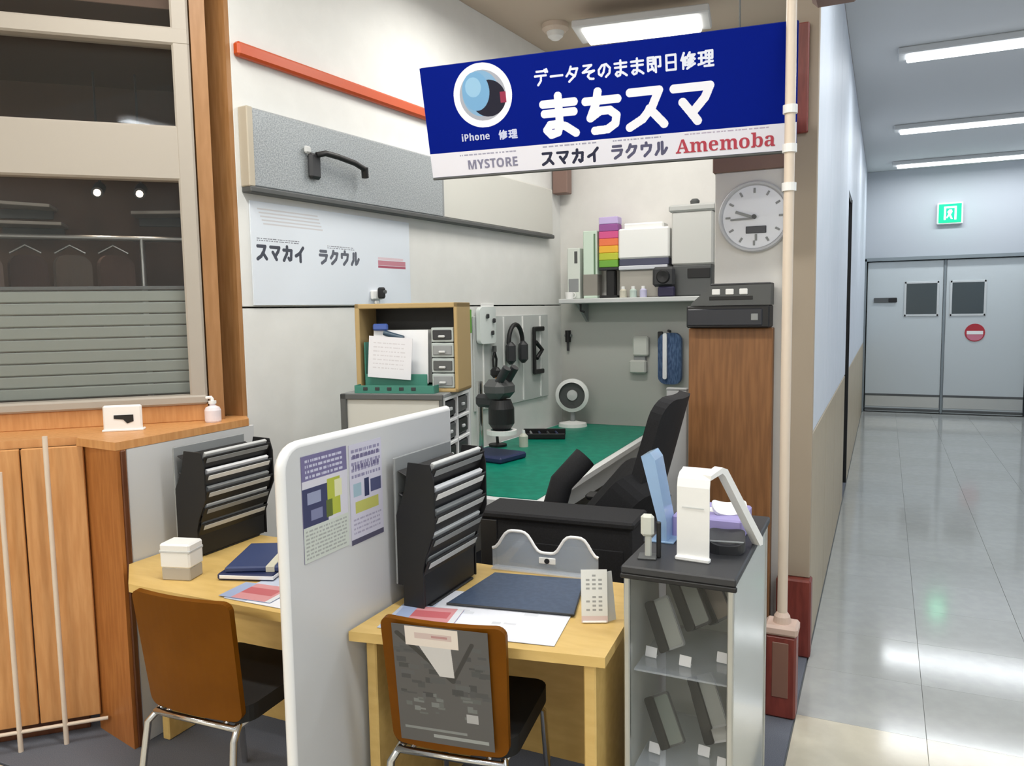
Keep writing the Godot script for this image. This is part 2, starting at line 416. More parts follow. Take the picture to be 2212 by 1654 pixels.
func room() -> void:
	var fl := struct("floor", "glossy vinyl tiles with a grey carpet inside the stand")
	part("screed", cb(Vector3(9.2, 0.12, 17.6), 0.0), M.grey, fl, Vector3(-2.2, -0.072, -4.6))
	part("carpet", cb(Vector3(6.4, 0.012, 11.2), 0.002), M.carpet, fl, Vector3(-3.482, -0.006, -7.25))
	part("hall_floor", cb(Vector3(6.4, 0.012, 5.4), 0.002), M.tile_beige[0], fl, Vector3(-3.482, -0.006, 1.06))
	var s := 0.454; var z0 := -3.14
	for j in range(-15, 22):
		for i in 5:
			var z := z0 - (j + 0.5) * s
			if z > 3.7: continue
			var set_of: Array = M.tile_grey if j >= 0 else M.tile_beige
			part("tile", cb(Vector3(s - 0.0012, 0.012, s - 0.0012), 0.0006), set_of[(i * 7 + j * 3 + 99) % 2], fl, Vector3(-0.276 + (i + 0.5) * s, -0.006, z))
	slab("ceiling", Vector3(6.9, 0.1, 17.4), Vector3(-3.73, CEIL + 0.05, -4.6), M.ceiling)
	slab("ceiling", Vector3(2.5, 0.1, 17.4), Vector3(0.97, CEIL + 0.05, -4.6), M.ceiling_corridor)
	slab("wall_hall_side", Vector3(0.1, CEIL, 17.4), Vector3(-6.9, CEIL / 2, -4.6), M.wall)
	slab("wall_hall_rear", Vector3(9.2, CEIL, 0.1), Vector3(-2.3, CEIL / 2, 3.9), M.wall)
	slab("wall_right", Vector3(0.1, CEIL, 17.2), Vector3(2.1, CEIL / 2, -4.7), M.wall_blue)
	# the stand's own walls
	var a := Vector3(wall_x(-2.64), 0, -2.64); var b := Vector3(wall_x(-5.9), 0, -5.9)
	var mid := (a + b) / 2; var nrm := Vector3(cos(deg_to_rad(4.45)), 0, sin(deg_to_rad(4.45)))
	var wl := struct("wall_left", "white side wall of the stand with a thin joint at eye height", mid - nrm * 0.05, WALL_TURN)
	var ln := a.distance_to(b)
	part("upper_panel", cb(Vector3(ln, CEIL - 1.632, 0.1), 0.002), M.wall, wl, Vector3(0, (CEIL + 1.632) / 2, 0))
	part("lower_panel", cb(Vector3(ln, 1.624, 0.1), 0.002), M.wall, wl, Vector3(0, 0.812, 0))
	var wb := struct("wall_back", "back wall, white above the shelf, with shelf shade put into the grey below")
	part("upper_panel", cb(Vector3(2.1, CEIL - 1.655, 0.1), 0.002), M.wall_back, wb, Vector3(-1.40, (CEIL + 1.655) / 2, -5.85))
	part("lower_panel", cb(Vector3(2.1, 1.653, 0.1), 0.002), flat(rgb(184, 185, 180), 0.7), wb, Vector3(-1.40, 0.8265, -5.85))  # darker grey puts the shade under the shelf into the colour
	# corridor wall: painted panels over a wainscot, with a dark doorway
	var wr := struct("wall_corridor", "pale blue corridor wall over tan wood wainscot panels")
	var z := -3.75
	var widths := [0.9, 0.9, 0.9, 0.45]
	for w in widths:
		part("panel", cb(Vector3(0.12, CEIL - 1.03, w - 0.006), 0.003), M.wall_blue, wr, Vector3(-0.34, (CEIL + 1.03) / 2, z - w / 2))
		part("wainscot_panel", cb(Vector3(0.12, 1.022, w - 0.006), 0.004), M.wainscot, wr, Vector3(-0.34, 0.511, z - w / 2))
		z -= w
	part("lintel", cb(Vector3(0.12, CEIL - 2.5, 0.7), 0.003), M.wall_blue, wr, Vector3(-0.34, (CEIL + 2.5) / 2, -7.25))
	z = -7.6
	for w in [0.9, 0.9, 0.9, 0.9, 0.9, 0.8]:
		part("panel", cb(Vector3(0.12, CEIL - 1.03, w - 0.006), 0.003), M.wall_blue, wr, Vector3(-0.34, (CEIL + 1.03) / 2, z - w / 2))
		part("wainscot_panel", cb(Vector3(0.12, 1.022, w - 0.006), 0.004), M.wainscot, wr, Vector3(-0.34, 0.511, z - w / 2))
		z -= w
	part("end_cap", cb(Vector3(0.125, CEIL - 0.36, 0.03), 0.004), M.taupe, wr, Vector3(-0.342, (CEIL + 0.36) / 2, -3.735))
	part("plinth", cb(Vector3(0.15, 0.36, 0.09), 0.008), M.red_wood, wr, Vector3(-0.345, 0.18, -3.72))
	part("upper_block", cb(Vector3(0.05, 0.46, 0.03), 0.005), M.red_wood, wr, Vector3(-0.345, 2.57, -3.705))
	var dk := struct("door_2", "dark doorway in the corridor wall")
	part("jamb", cb(Vector3(0.118, 2.5, 0.03), 0.002), M.black, dk, Vector3(-0.338, 1.25, -7.585))
	part("jamb", cb(Vector3(0.11, 2.5, 0.03), 0.002), M.black, dk, Vector3(-0.342, 1.25, -6.915))
	part("leaf", cb(Vector3(0.04, 2.48, 0.64), 0.002), M.charcoal, dk, Vector3(-0.385, 1.24, -7.25))
	part("jamb_head", cb(Vector3(0.11, 0.03, 0.64), 0.002), M.black, dk, Vector3(-0.342, 2.485, -7.25))
	# white pillar behind the tall cabinet
	var pl := struct("pillar_white", "white pillar that carries the round clock")
	part("body", cb(Vector3(0.31, 2.21, 0.14), 0.004), M.wall_back, pl, Vector3(-0.57, 1.105, -3.83))
	part("beam", cb(Vector3(0.33, 0.2, 0.16), 0.004), M.brown_beam, pl, Vector3(-0.57, 2.31, -3.83))

func corridor_end() -> void:
	var we := struct("wall_end", "white wall above the double doors", Vector3(0, 0, -12.8))
	part("over_door", cb(Vector3(2.45, CEIL - 2.25, 0.1), 0.003), flat(rgb(178, 182, 188), 0.6), we, Vector3(0.85, (CEIL + 2.25) / 2, -0.05))
	part("pier", cb(Vector3(0.25, 2.25, 0.1), 0.003), flat(rgb(178, 182, 188), 0.6), we, Vector3(1.93, 1.125, -0.05))
	var d := struct("door_1", "pale grey double swing doors with small dark windows", Vector3(0.76, 0, -12.8))
	part("frame", boxes([[Vector3(0.05, 2.25, 0.13), Vector3(-1.04, 1.125, 0)], [Vector3(0.05, 2.25, 0.13), Vector3(1.04, 1.125, 0)], [Vector3(2.13, 0.05, 0.13), Vector3(0, 2.235, 0)]]), M.door_edge, d)
	for sd in [-1, 1]:
		var lf := part("leaf", cb(Vector3(0.985, 2.19, 0.05), 0.006), M.steel_door, d, Vector3(sd * 0.51, 1.105, -0.02))
		part("window_frame", boxes([[Vector3(0.44, 0.03, 0.012), Vector3(0, 0.235, 0)], [Vector3(0.44, 0.03, 0.012), Vector3(0, -0.235, 0)], [Vector3(0.03, 0.5, 0.012), Vector3(-0.21, 0, 0)], [Vector3(0.03, 0.5, 0.012), Vector3(0.21, 0, 0)]], 0.003), M.pale_grey, lf, Vector3(-sd * 0.22, 0.55, 0.03))
		part("pane", cb(Vector3(0.4, 0.46, 0.01), 0.002), M.pane_dark, lf, Vector3(-sd * 0.22, 0.55, 0.026))
		part("kick_plate", cb(Vector3(0.97, 0.16, 0.008), 0.002), M.alu, lf, Vector3(0, -0.94, 0.029))
		part("kick_edge", cb(Vector3(0.98, 0.03, 0.012), 0.002), M.dark_grey, lf, Vector3(0, -0.845, 0.03))
		part("bottom_edge", cb(Vector3(0.98, 0.035, 0.012), 0.002), M.dark_grey, lf, Vector3(0, -1.06, 0.03))
	part("meeting_strip", cb(Vector3(0.03, 2.19, 0.012), 0.002), M.door_edge, d, Vector3(0, 1.105, 0.012))
	var h := thing("door_plate", "narrow dark plate on the corridor door beside its window", "plate", Vector3(-0.0, 1.645, -12.785))
	part("plate", cb(Vector3(0.3, 0.07, 0.012), 0.003), M.dark_grey, h, Vector3(0, 0, 0.004)); part("plate_end", cb(Vector3(0.11, 0.06, 0.01), 0.003), M.black, h, Vector3(0.1, 0, 0.012))
	var s := thing("round_sign", "round red prohibition sign with a white bar on the corridor door", "sign", Vector3(1.15, 1.17, -12.79))
	part("disc", lathe([Vector2(0, 0.004), Vector2(0.125, 0.004), Vector2(0.125, -0.004), Vector2(0, -0.004)]), M.red, s, Vector3(0, 0, 0), Vector3(90, 0, 0))
	part("bar", cb(Vector3(0.2, 0.05, 0.003), 0.0005), M.white, s, Vector3(0, 0, 0.0055))
	part("lower_field", prism(half_disc(0.1), 0.002), flat(rgb(206, 120, 140), 0.5), s, Vector3(0, -0.032, 0.005))
	var e := thing("exit_sign", "glowing green emergency exit sign above the corridor doors", "exit sign", Vector3(0.79, 2.84, -12.78))
	part("case", cb(Vector3(0.32, 0.3, 0.08), 0.01), M.white, e)
	var gm := StandardMaterial3D.new(); gm.albedo_color = rgb(20, 160, 110); gm.emission_enabled = true; gm.emission = rgb(30, 225, 150); gm.emission_energy_multiplier = 0.85
	part("face", cb(Vector3(0.28, 0.26, 0.01), 0.003), gm, e, Vector3(0, 0, 0.042))
	var wm := StandardMaterial3D.new(); wm.albedo_color = Color.WHITE; wm.emission_enabled = true; wm.emission = rgb(190, 255, 225); wm.emission_energy_multiplier = 0.9
	part("doorway_symbol", prism([Vector2(-.075, -.09), Vector2(-.05, -.09), Vector2(-.05, .07), Vector2(.055, .07), Vector2(.055, -.09), Vector2(.08, -.09), Vector2(.08, .095), Vector2(-.075, .095)], 0.004), wm, e, Vector3(0, 0, 0.048))
	part("running_figure", prism([Vector2(-.01, .05), Vector2(.02, .05), Vector2(.03, .02), Vector2(.01, -.02), Vector2(.035, -.08), Vector2(.012, -.08), Vector2(-.01, -.035), Vector2(-.035, -.07), Vector2(-.045, -.055), Vector2(-.02, -.01), Vector2(-.035, .02)], 0.004), wm, e, Vector3(0, 0, 0.048))
	var l := OmniLight3D.new(); l.name = "glow"; l.light_color = rgb(60, 255, 180); l.light_energy = 0.02; l.omni_range = 12.0; l.omni_attenuation = 2.0; l.light_size = 0.1; l.shadow_enabled = true; l.position = Vector3(0, 0, 0.16); e.add_child(l)

func half_disc(r: float) -> Array:
	var p := []
	for k in 13: p.append(Vector2(cos(PI + PI * k / 12.0) * r, sin(PI + PI * k / 12.0) * r * 0.8))
	return p

# ------------------------------------------------------------------ the neighbouring shop's window, 45 degrees to the stand
func shop_window() -> void:
	var o := Vector3(-2.55, 0, -2.55)
	var w := struct("window_1", "cream framed shop window with dark panes above a half-lowered grey shutter", o, DIAG)
	var x0 := -2.3; var x1 := -0.1; var mid := (x0 + x1) / 2; var ln := x1 - x0
	for e in [["rail", 1.222, 1.262, 0.09], ["mid_rail", 2.152, 2.372, 0.07], ["top_rail", 2.692, 2.762, 0.08], ["head_rail", 3.42, 3.5, 0.08]]:
		part(e[0], cb(Vector3(ln, e[2] - e[1], e[3]), 0.008), M.cream, w, Vector3(mid, (e[1] + e[2]) / 2, 0))
	part("apron", cb(Vector3(ln, 0.075, 0.05), 0.004), M.wood, w, Vector3(mid, 1.186, 0))
	part("stile", cb(Vector3(0.068, 2.24, 0.076), 0.008), M.cream, w, Vector3(-0.134, 2.37, 0))
	for x in [-1.28, x0 + 0.03]: part("stile", cb(Vector3(0.06, 2.24, 0.076), 0.008), M.cream, w, Vector3(x, 2.37, 0))
	for e in [[1.262, 2.152], [2.372, 2.692], [2.762, 3.42]]:
		for q in [[-1.25, -0.168], [x0 + 0.06, -1.31]]:
			part("pane", cb(Vector3(q[1] - q[0], e[1] - e[0], 0.006), 0.001), M.pane, w, Vector3((q[0] + q[1]) / 2, (e[0] + e[1]) / 2, -0.01))
	# roller shutter, half down, slat by slat
	var y := 1.262
	var st := struct("shutter_1", "grey slatted shutter behind the shop window", o, DIAG)
	while y < 1.70:
		part("slat", cb(Vector3(2.1, 0.047, 0.014), 0.005), M.shutter, st, Vector3(-1.2, y + 0.0245, -0.07)); y += 0.0495
	part("bottom_bar", cb(Vector3(2.1, 0.016, 0.02), 0.003), M.dark_grey, st, Vector3(-1.2, 1.716, -0.07))
	# the dim shop inside
	var r := struct("wall_shop", "dark brown interior of the neighbouring shop", o, DIAG)
	part("back", cb(Vector3(2.4, CEIL, 0.06), 0.002), M.shop_dark, r, Vector3(-1.25, CEIL / 2, -1.45))
	part("side", cb(Vector3(0.04, CEIL, 1.4), 0.002), M.shop_dark, r, Vector3(-0.12, CEIL / 2, -0.78))
	part("side", cb(Vector3(0.04, CEIL, 1.4), 0.002), M.shop_dark, r, Vector3(-2.36, CEIL / 2, -0.75))
	part("ceiling_panel", cb(Vector3(2.2, 0.05, 1.36), 0.002), M.shop_dark, r, Vector3(-1.24, 2.9, -0.78))
	var rk := thing("clothes_rail", "pale metal garment rail inside the dim shop window", "rail", o, DIAG)
	part("bar", tube([Vector3(-2.2, 2.02, -1.0), Vector3(-0.2, 2.0, -1.0)], 0.014), M.alu, rk)
	for x in [-0.42, -1.35]: part("upright", tube([Vector3(x, 0.0, -1.0), Vector3(x, 2.0, -1.0)], 0.014), M.alu, rk)
	for k in 4:
		var g = thing("garment", ["dark brown coat first on the dim shop's rail", "grey brown coat second on the dim shop's rail", "darkest brown coat third on the dim shop's rail", "pale brown coat last on the dim shop's rail"][k], "garment", o, DIAG, "garments on the shop rail")
		part("cloth", bent_panel(0.17, 0.55, 0.06, 0.05, 0.03), [flat(rgb(86, 66, 58), 0.9), flat(rgb(96, 84, 76), 0.9), flat(rgb(72, 52, 46), 0.9), flat(rgb(110, 92, 84), 0.9)][k], g, Vector3(-0.56 - 0.2 * k, 1.64, -1.0), Vector3(0, 25, 0))
		part("hanger", tube([Vector3(-0.63 - 0.2 * k, 1.925, -1.0), Vector3(-0.56 - 0.2 * k, 1.965, -1.0), Vector3(-0.49 - 0.2 * k, 1.925, -1.0)], 0.006, 6), M.alu, g)
	for k in 2:
		var sp = thing("stand_in_spot", ["made-up spotlight for a mirrored light deeper inside the dim shop window", "made-up spotlight for a mirrored light beside the dim shop window's stile"][k], "spotlight", o, DIAG, "made-up spotlights in the shop")
		var gm := StandardMaterial3D.new(); gm.emission_enabled = true; gm.emission = Color(1, 0.93, 0.84); gm.emission_energy_multiplier = 2.0  # glowing lenses stand in for ceiling lights mirrored in the pane
		part("can", tube([Vector3(-0.62 + 0.2 * k, 2.28, -1.12), Vector3(-0.62 + 0.2 * k, 2.24, -1.02)], 0.03), M.charcoal, sp)
		part("lens", tube([Vector3(-0.62 + 0.2 * k, 2.241, -1.022), Vector3(-0.62 + 0.2 * k, 2.235, -1.012)], 0.018), gm, sp)
		part("stem", tube([Vector3(-0.62 + 0.2 * k, 2.28, -1.12), Vector3(-0.62 + 0.2 * k, 2.88, -1.12)], 0.006, 6), M.charcoal, sp)
		var l := SpotLight3D.new(); l.name = "beam"; l.light_energy = 0.12; l.light_color = Color(1, 0.9, 0.8); l.spot_range = 6.0; l.spot_angle = 50.0; l.light_size = 0.03; l.shadow_enabled = true
		l.position = Vector3(-0.62 + 0.2 * k, 2.23, -1.0); l.rotation_degrees = Vector3(-60, 180, 0); sp.add_child(l)
	for k in 3:
		var tr = thing("shelf_strip", ["highest thin pale shelf inside the dim shop", "thin pale shelf just below another inside the dim shop", "thin pale shelf beside the shop window's stile"][k], "shelf", o, DIAG, "shelf edges in the shop")
		part("board", cb(Vector3(0.34, 0.018, 0.2), 0.003), M.cream, tr, Vector3([-1.05, -1.0, -0.32][k], [2.2, 2.1, 2.17][k], -1.32), Vector3(0, 0, [-3, -1, 2][k]))
		part("bracket", cb(Vector3(0.3, 0.05, 0.01), 0.002), M.dark_grey, tr, Vector3([-1.05, -1.0, -0.32][k], [2.165, 2.065, 2.135][k], -1.415))

# ------------------------------------------------------------------ wooden half wall, ledge and pillar
func wing_wall() -> void:
	var nd := Vector3(0.701, 0, 0.713); var d := Vector3(0.713, 0, -0.701)
	var pl := struct("pillar_wood", "wooden corner pillar with a deep open channel in its side")
	part("front_board", prism_plan([Vector2(-2.602, -2.469), Vector2(-2.56, -2.51), Vector2(-2.60, -2.55), Vector2(-2.64, -2.51)], 1.15, CEIL), M.wood_light, pl)
	# a deep open channel between the front board and the rear board
	part("channel_side", prism_plan([Vector2(-2.562, -2.512), Vector2(-2.60, -2.55), Vector2(-2.70, -2.53), Vector2(-2.70, -2.51), Vector2(-2.62, -2.49)], 1.15, CEIL), M.wood_light, pl)
	part("channel_back", prism_plan([Vector2(-2.69, -2.53), Vector2(-2.70, -2.53), Vector2(-2.70, -2.64), Vector2(-2.69, -2.64)], 1.15, CEIL), M.wood_light, pl)
	part("rear_board", prism_plan([Vector2(-2.56, -2.617), Vector2(-2.556, -2.638), Vector2(-2.69, -2.638), Vector2(-2.69, -2.617)], 1.15, CEIL), M.wood_light, pl)
	# ledge box under the window
	var lw := struct("wall_ledge", "orange brown wooden ledge and panels under the shop window")
	var f0 := Vector3(-2.70, 0, -1.945)             # front plane meets the end post here
	var a := f0; var b := f0 - d * 2.4
	var back_a := Vector3(-2.56, 0, -2.58); var back_b := b - nd * 0.36
	var plan := []
	for v in [a, back_a, back_a - nd * 0.05, back_b, b]: plan.append(Vector2(v.x, v.z))
	part("ledge_top", prism_plan([Vector2(-2.474, -1.905), Vector2(-2.474, -2.56), Vector2(-2.56, -2.635), Vector2(-2.66, -2.6), Vector2(back_b.x, back_b.z), Vector2(b.x + nd.x * 0.01, b.z + nd.z * 0.01), Vector2(-2.735, -1.955), Vector2(-2.72, -1.93)], 1.12, 1.15), M.wood, lw)
	var pw := 0.21
	for k in 8:
		var c := f0 - d * (pw * (k + 0.5)) - nd * 0.01
		part("board", cb(Vector3(pw - 0.006, 1.05, 0.02), 0.003), M.wood, lw, Vector3(c.x, 0.595, c.z), Vector3(0, DIAG, 0))
	var kc := f0 - d * 1.2 - nd * 0.06
	part("toe_kick", cb(Vector3(2.3, 0.08, 0.02), 0.002), M.wood_dark, lw, Vector3(kc.x, 0.04, kc.z), Vector3(0, DIAG, 0))
	var wp := struct("wall_wing", "wooden end post of the half wall, its booth side grey")
	part("end_post", prism_plan([Vector2(-2.474, -1.905), Vector2(-2.474, -1.945), Vector2(-2.732, -2.0), Vector2(-2.732, -1.96)], 0.0, 1.119), M.wood_post, wp)
	part("side_panel", cb(Vector3(0.02, 1.119, 0.64), 0.002), M.partition, wp, Vector3(-2.485, 0.5595, -2.27))
	part("edge_strip", cb(Vector3(0.012, 1.117, 0.02), 0.003), M.wood_dark, wp, Vector3(-2.472, 0.5595, -1.93))
	# white rod frame leaning room in front of the boards
	var rf := thing("rod_frame", "thin cream metal rod frame in front of the orange wood boards", "frame", Vector3.ZERO)
	var q := f0 + nd * 0.05
	var r1 := q - d * 0.115; var r2 := q - d * 0.265
	part("upright", tube([Vector3(r1.x, 0.0, r1.z), Vector3(r1.x, 1.16, r1.z), Vector3(r1.x, 1.17, r1.z)], 0.009), M.pole, rf)
	part("upright", tube([Vector3(r2.x, 0.0, r2.z), Vector3(r2.x, 1.05, r2.z)], 0.009), M.pole, rf)
	var r0 := q + d * 0.03
	part("crossbar", tube([Vector3(r0.x, 0.075, r0.z), Vector3((q - d * 0.6).x, 0.075, (q - d * 0.6).z)], 0.007), M.pole, rf)
	# things on the ledge
	var cd := thing("card_stand", "small white card with a black mark standing on the wooden ledge", "card", Vector3(-2.70, 1.15, -2.12), 40)
	part("card", cb(Vector3(0.14, 0.1, 0.02), 0.006), M.white, cd, Vector3(0, 0.052, 0)); part("foot", cb(Vector3(0.15, 0.008, 0.05), 0.002), M.white, cd, Vector3(0, 0.004, -0.01))
	part("mark", prism([Vector2(-.035, .014), Vector2(.035, .014), Vector2(.035, -.012), Vector2(.012, -.02), Vector2(-.002, -.004), Vector2(-.035, .0)], 0.003), M.black, cd, Vector3(0.005, 0.05, 0.011))
	var bt := thing("dispenser_bottle", "small white pump bottle standing on the ledge by the pillar", "bottle", Vector3(-2.545, 1.15, -2.43), 20)
	part("body", lathe([Vector2(0, 0), Vector2(0.03, 0), Vector2(0.033, 0.006), Vector2(0.033, 0.05), Vector2(0.028, 0.062), Vector2(0.012, 0.07), Vector2(0.012, 0.078), Vector2(0, 0.078)]), flat(rgb(232, 222, 226), 0.35), bt)
	part("pump", tube([Vector3(0, 0.076, 0), Vector3(0, 0.098, 0), Vector3(-0.004, 0.104, 0.0), Vector3(-0.026, 0.102, 0)], 0.007), M.white, bt)
	part("collar", lathe([Vector2(0, 0.078), Vector2(0.016, 0.078), Vector2(0.016, 0.09), Vector2(0, 0.09)], 16), M.white, bt)

# a plan outline (x, z) raised between two heights
func prism_plan(plan: Array, y0: float, y1: float) -> ArrayMesh:
	var st := start(); var p := PackedVector2Array(plan); var idx := Geometry2D.triangulate_polygon(p)
	for y in [y0, y1]:
		for i in range(0, idx.size(), 3):
			var w := []
			for k in 3: w.append(Vector3(p[idx[i + k]].x, y, p[idx[i + k]].y))
			tri(st, w[0], w[1], w[2], Vector3(0, -1 if y == y0 else 1, 0))
	var ccw := not Geometry2D.is_polygon_clockwise(p)
	for i in p.size():
		var a := p[i]; var b := p[(i + 1) % p.size()]
		var e := (b - a).normalized(); var n := Vector3(e.y, 0, -e.x) * (1.0 if ccw else -1.0)
		quad(st, Vector3(a.x, y0, a.y), Vector3(b.x, y0, b.y), Vector3(b.x, y1, b.y), Vector3(a.x, y1, a.y), n)
	return st.commit()

# ------------------------------------------------------------------ on the stand's side wall
func side_wall_things() -> void:
	var rail := struct("trim_1", "orange rail along the white side wall", on_wall(-4.12, 2.73, 0.02), WALL_TURN)
	part("rail", cb(Vector3(2.95, 0.06, 0.04), 0.01), M.orange, rail)
	var fs := struct("trim_2", "grey shutter box along the side wall with its lower shade put in as a dark lip", on_wall(-4.12, 0, 0), WALL_TURN)
	part("speckled_cover", cb(Vector3(1.46, 0.34, 0.05), 0.008), M.zinc, fs, Vector3(-0.715, 2.322, 0.026))
	part("plain_cover", cb(Vector3(1.45, 0.34, 0.046), 0.008), M.duct, fs, Vector3(0.745, 2.322, 0.024))
	part("joint", cb(Vector3(0.014, 0.34, 0.054), 0.003), M.grey, fs, Vector3(0.015, 2.322, 0.027))
	part("end_strip", cb(Vector3(0.035, 0.34, 0.056), 0.004), flat(rgb(186, 176, 158), 0.5), fs, Vector3(-1.445, 2.322, 0.028))
	part("shade_lip", cb(Vector3(2.93, 0.026, 0.06), 0.005), M.dark_grey, fs, Vector3(0.005, 2.14, 0.03))  # dark grey stands in for the shadow along the box's lower lip
	var hd := thing("lever_bracket", "black lever bracket fixed to the speckled grey shutter box", "bracket", on_wall(-3.05, 2.29, 0.052), WALL_TURN)
	part("plate", cb(Vector3(0.075, 0.12, 0.03), 0.012), M.charcoal, hd, Vector3(0, 0, 0.014))
	part("arm", tube([Vector3(0.0, 0.05, 0.03), Vector3(0.04, 0.062, 0.05), Vector3(0.12, 0.058, 0.055), Vector3(0.24, 0.046, 0.055), Vector3(0.32, 0.028, 0.05)], 0.014), M.black, hd)
	part("tip", tube([Vector3(0.32, 0.036, 0.05), Vector3(0.335, -0.012, 0.04)], 0.018), M.black, hd)
	part("cap", cb(Vector3(0.04, 0.035, 0.02), 0.008), M.pale_grey, hd, Vector3(-0.04, 0.07, 0.012))
	# printed board
	var w := 1150; var h := 460
	var img := canvas(w, h, rgb(222, 229, 238))
	var rng := RandomNumberGenerator.new(); rng.seed = 3
	for k in 5: img.fill_rect(Rect2i(40 + 8 * k, 28 + 16 * k, 380, 7), rgb(206, 206, 210))
	bars(img, 30, 160, 260, 2, 9, 4, rgb(120, 124, 134), rng); bars(img, 480, 168, 200, 2, 9, 4, rgb(130, 134, 144), rng)
	write_row(img, ["su", "maa", "ka", "i"], 26, 186, 62, 70, 78, 8, rgb(66, 70, 82))
	write_row(img, ["ra", "ku", "u", "ru"], 420, 190, 60, 68, 78, 8, rgb(92, 96, 108))
	img.fill_rect(Rect2i(868, 222, 240, 26), rgb(196, 132, 146)); img.fill_rect(Rect2i(868, 250, 240, 12), rgb(170, 86, 106)); img.fill_rect(Rect2i(868, 205, 220, 14), rgb(222, 200, 208))
	var bd := thing("printed_board", "pale blue printed board with dark lettering on the white side wall", "board", on_wall(-3.272, 1.868, 0.006), WALL_TURN)
	part("print", sheet(1.15, 0.46, 0.008), picture(img, 0.4), bd)
	var cm := thing("clip_camera", "tiny black and white camera on the printed board's lower edge", "camera", on_wall(-3.53, 1.70, 0.0115), WALL_TURN)
	part("mount", cb(Vector3(0.09, 0.05, 0.02), 0.006), M.white, cm, Vector3(0, -0.01, 0.01)); part("body", cb(Vector3(0.03, 0.06, 0.04), 0.008), M.black, cm, Vector3(0.01, 0, 0.035)); part("lens", tube([Vector3(0.01, 0.005, 0.054), Vector3(0.01, 0.005, 0.064)], 0.01), M.dark_grey, cm)
	part("cable_clip", cb(Vector3(0.03, 0.02, 0.015), 0.004), M.white, cm, Vector3(0.0, -0.05, 0.008))
	# tool board in the corner
	var pb := thing("tool_board", "pale grey tool board on the side wall near the corner", "board", on_wall(-5.02, 1.25, 0.008), WALL_TURN)
	part("board", cb(Vector3(1.05, 0.62, 0.012), 0.003), flat(rgb(196, 199, 197), 0.5), pb)
	for k in 4: part("hook_strip", cb(Vector3(0.012, 0.6, 0.01), 0.002), M.white, pb, Vector3(-0.42 + 0.27 * k, 0, 0.01))
	var out := 0.024
	var hs := thing("headset", "black padded headset hanging on the grey tool board", "headset", on_wall(-4.98, 1.34, out), WALL_TURN)
	hs.scale = Vector3(1.3, 1.3, 1.3)
	part("band", tube(arc(0.075, 0.1, 0, 180, 12), 0.012), M.black, hs, Vector3(0, 0.02, 0.02))
	for s in [-1, 1]: part("ear_pad", cb(Vector3(0.06, 0.12, 0.05), 0.02), M.charcoal, hs, Vector3(s * 0.068, -0.03, 0.028))
	var cl := thing("clamp", "black bar clamp hanging on the grey tool board", "clamp", on_wall(-5.33, 1.3, out), WALL_TURN)
	part("bar", cb(Vector3(0.028, 0.34, 0.02), 0.004), M.black, cl, Vector3(-0.05, 0, 0.012))
	part("jaw", cb(Vector3(0.16, 0.035, 0.022), 0.006), M.black, cl, Vector3(0.02, 0.155, 0.012)); part("jaw", cb(Vector3(0.15, 0.035, 0.022), 0.006), M.black, cl, Vector3(0.015, -0.16, 0.012))
	part("grip", tube([Vector3(-0.04, 0.06, 0.02), Vector3(0.05, 0.0, 0.024), Vector3(-0.03, -0.06, 0.02)], 0.016), M.black, cl)
	var pr := thing("pliers", "small black pliers hanging beside the padded headset", "pliers", on_wall(-4.72, 1.3, out), WALL_TURN)
	part("jaws", tube([Vector3(0, 0.06, 0.01), Vector3(0, 0.02, 0.01)], 0.014), M.dark_grey, pr)
	for s in [-1, 1]: part("handle", tube([Vector3(0, 0.02, 0.01), Vector3(s * 0.022, -0.03, 0.01), Vector3(s * 0.016, -0.09, 0.01)], 0.008), M.black, pr)
	var bag := thing("clear_bag", "clear plastic bag of white parts hanging above the cabinet", "bag", on_wall(-4.62, 1.5, out), WALL_TURN)
	part("bag", bent_panel(0.2, 0.24, 0.03, 0.03, -0.01), flat(rgb(222, 228, 226), 0.3), bag, Vector3(0, 0, 0.02)); part("header", cb(Vector3(0.16, 0.03, 0.006), 0.002), M.white, bag, Vector3(0, 0.13, 0.02))
	for k in 3: part("piece", cb(Vector3(0.03, 0.03, 0.012), 0.005), M.charcoal, bag, Vector3([-0.03, 0.05, 0.03][k], [0.06, 0.03, -0.05][k], 0.042))
	var tg := thing("green_tag", "bright green hanging tag beside the framed document box", "tag", on_wall(-4.4, 1.53, out), WALL_TURN)
	part("tag", cb(Vector3(0.1, 0.15, 0.008), 0.003), M.green, tg, Vector3(0, 0, 0.004)); part("string", tube([Vector3(0, 0.075, 0.004), Vector3(0, 0.11, 0.002)], 0.003, 6), M.white, tg)

func arc(rx: float, ry: float, a0: float, a1: float, n: int) -> Array:
	var p := []
	for k in n + 1:
		var a := deg_to_rad(lerpf(a0, a1, float(k) / n)); p.append(Vector3(cos(a) * rx, sin(a) * ry, 0))
	return p

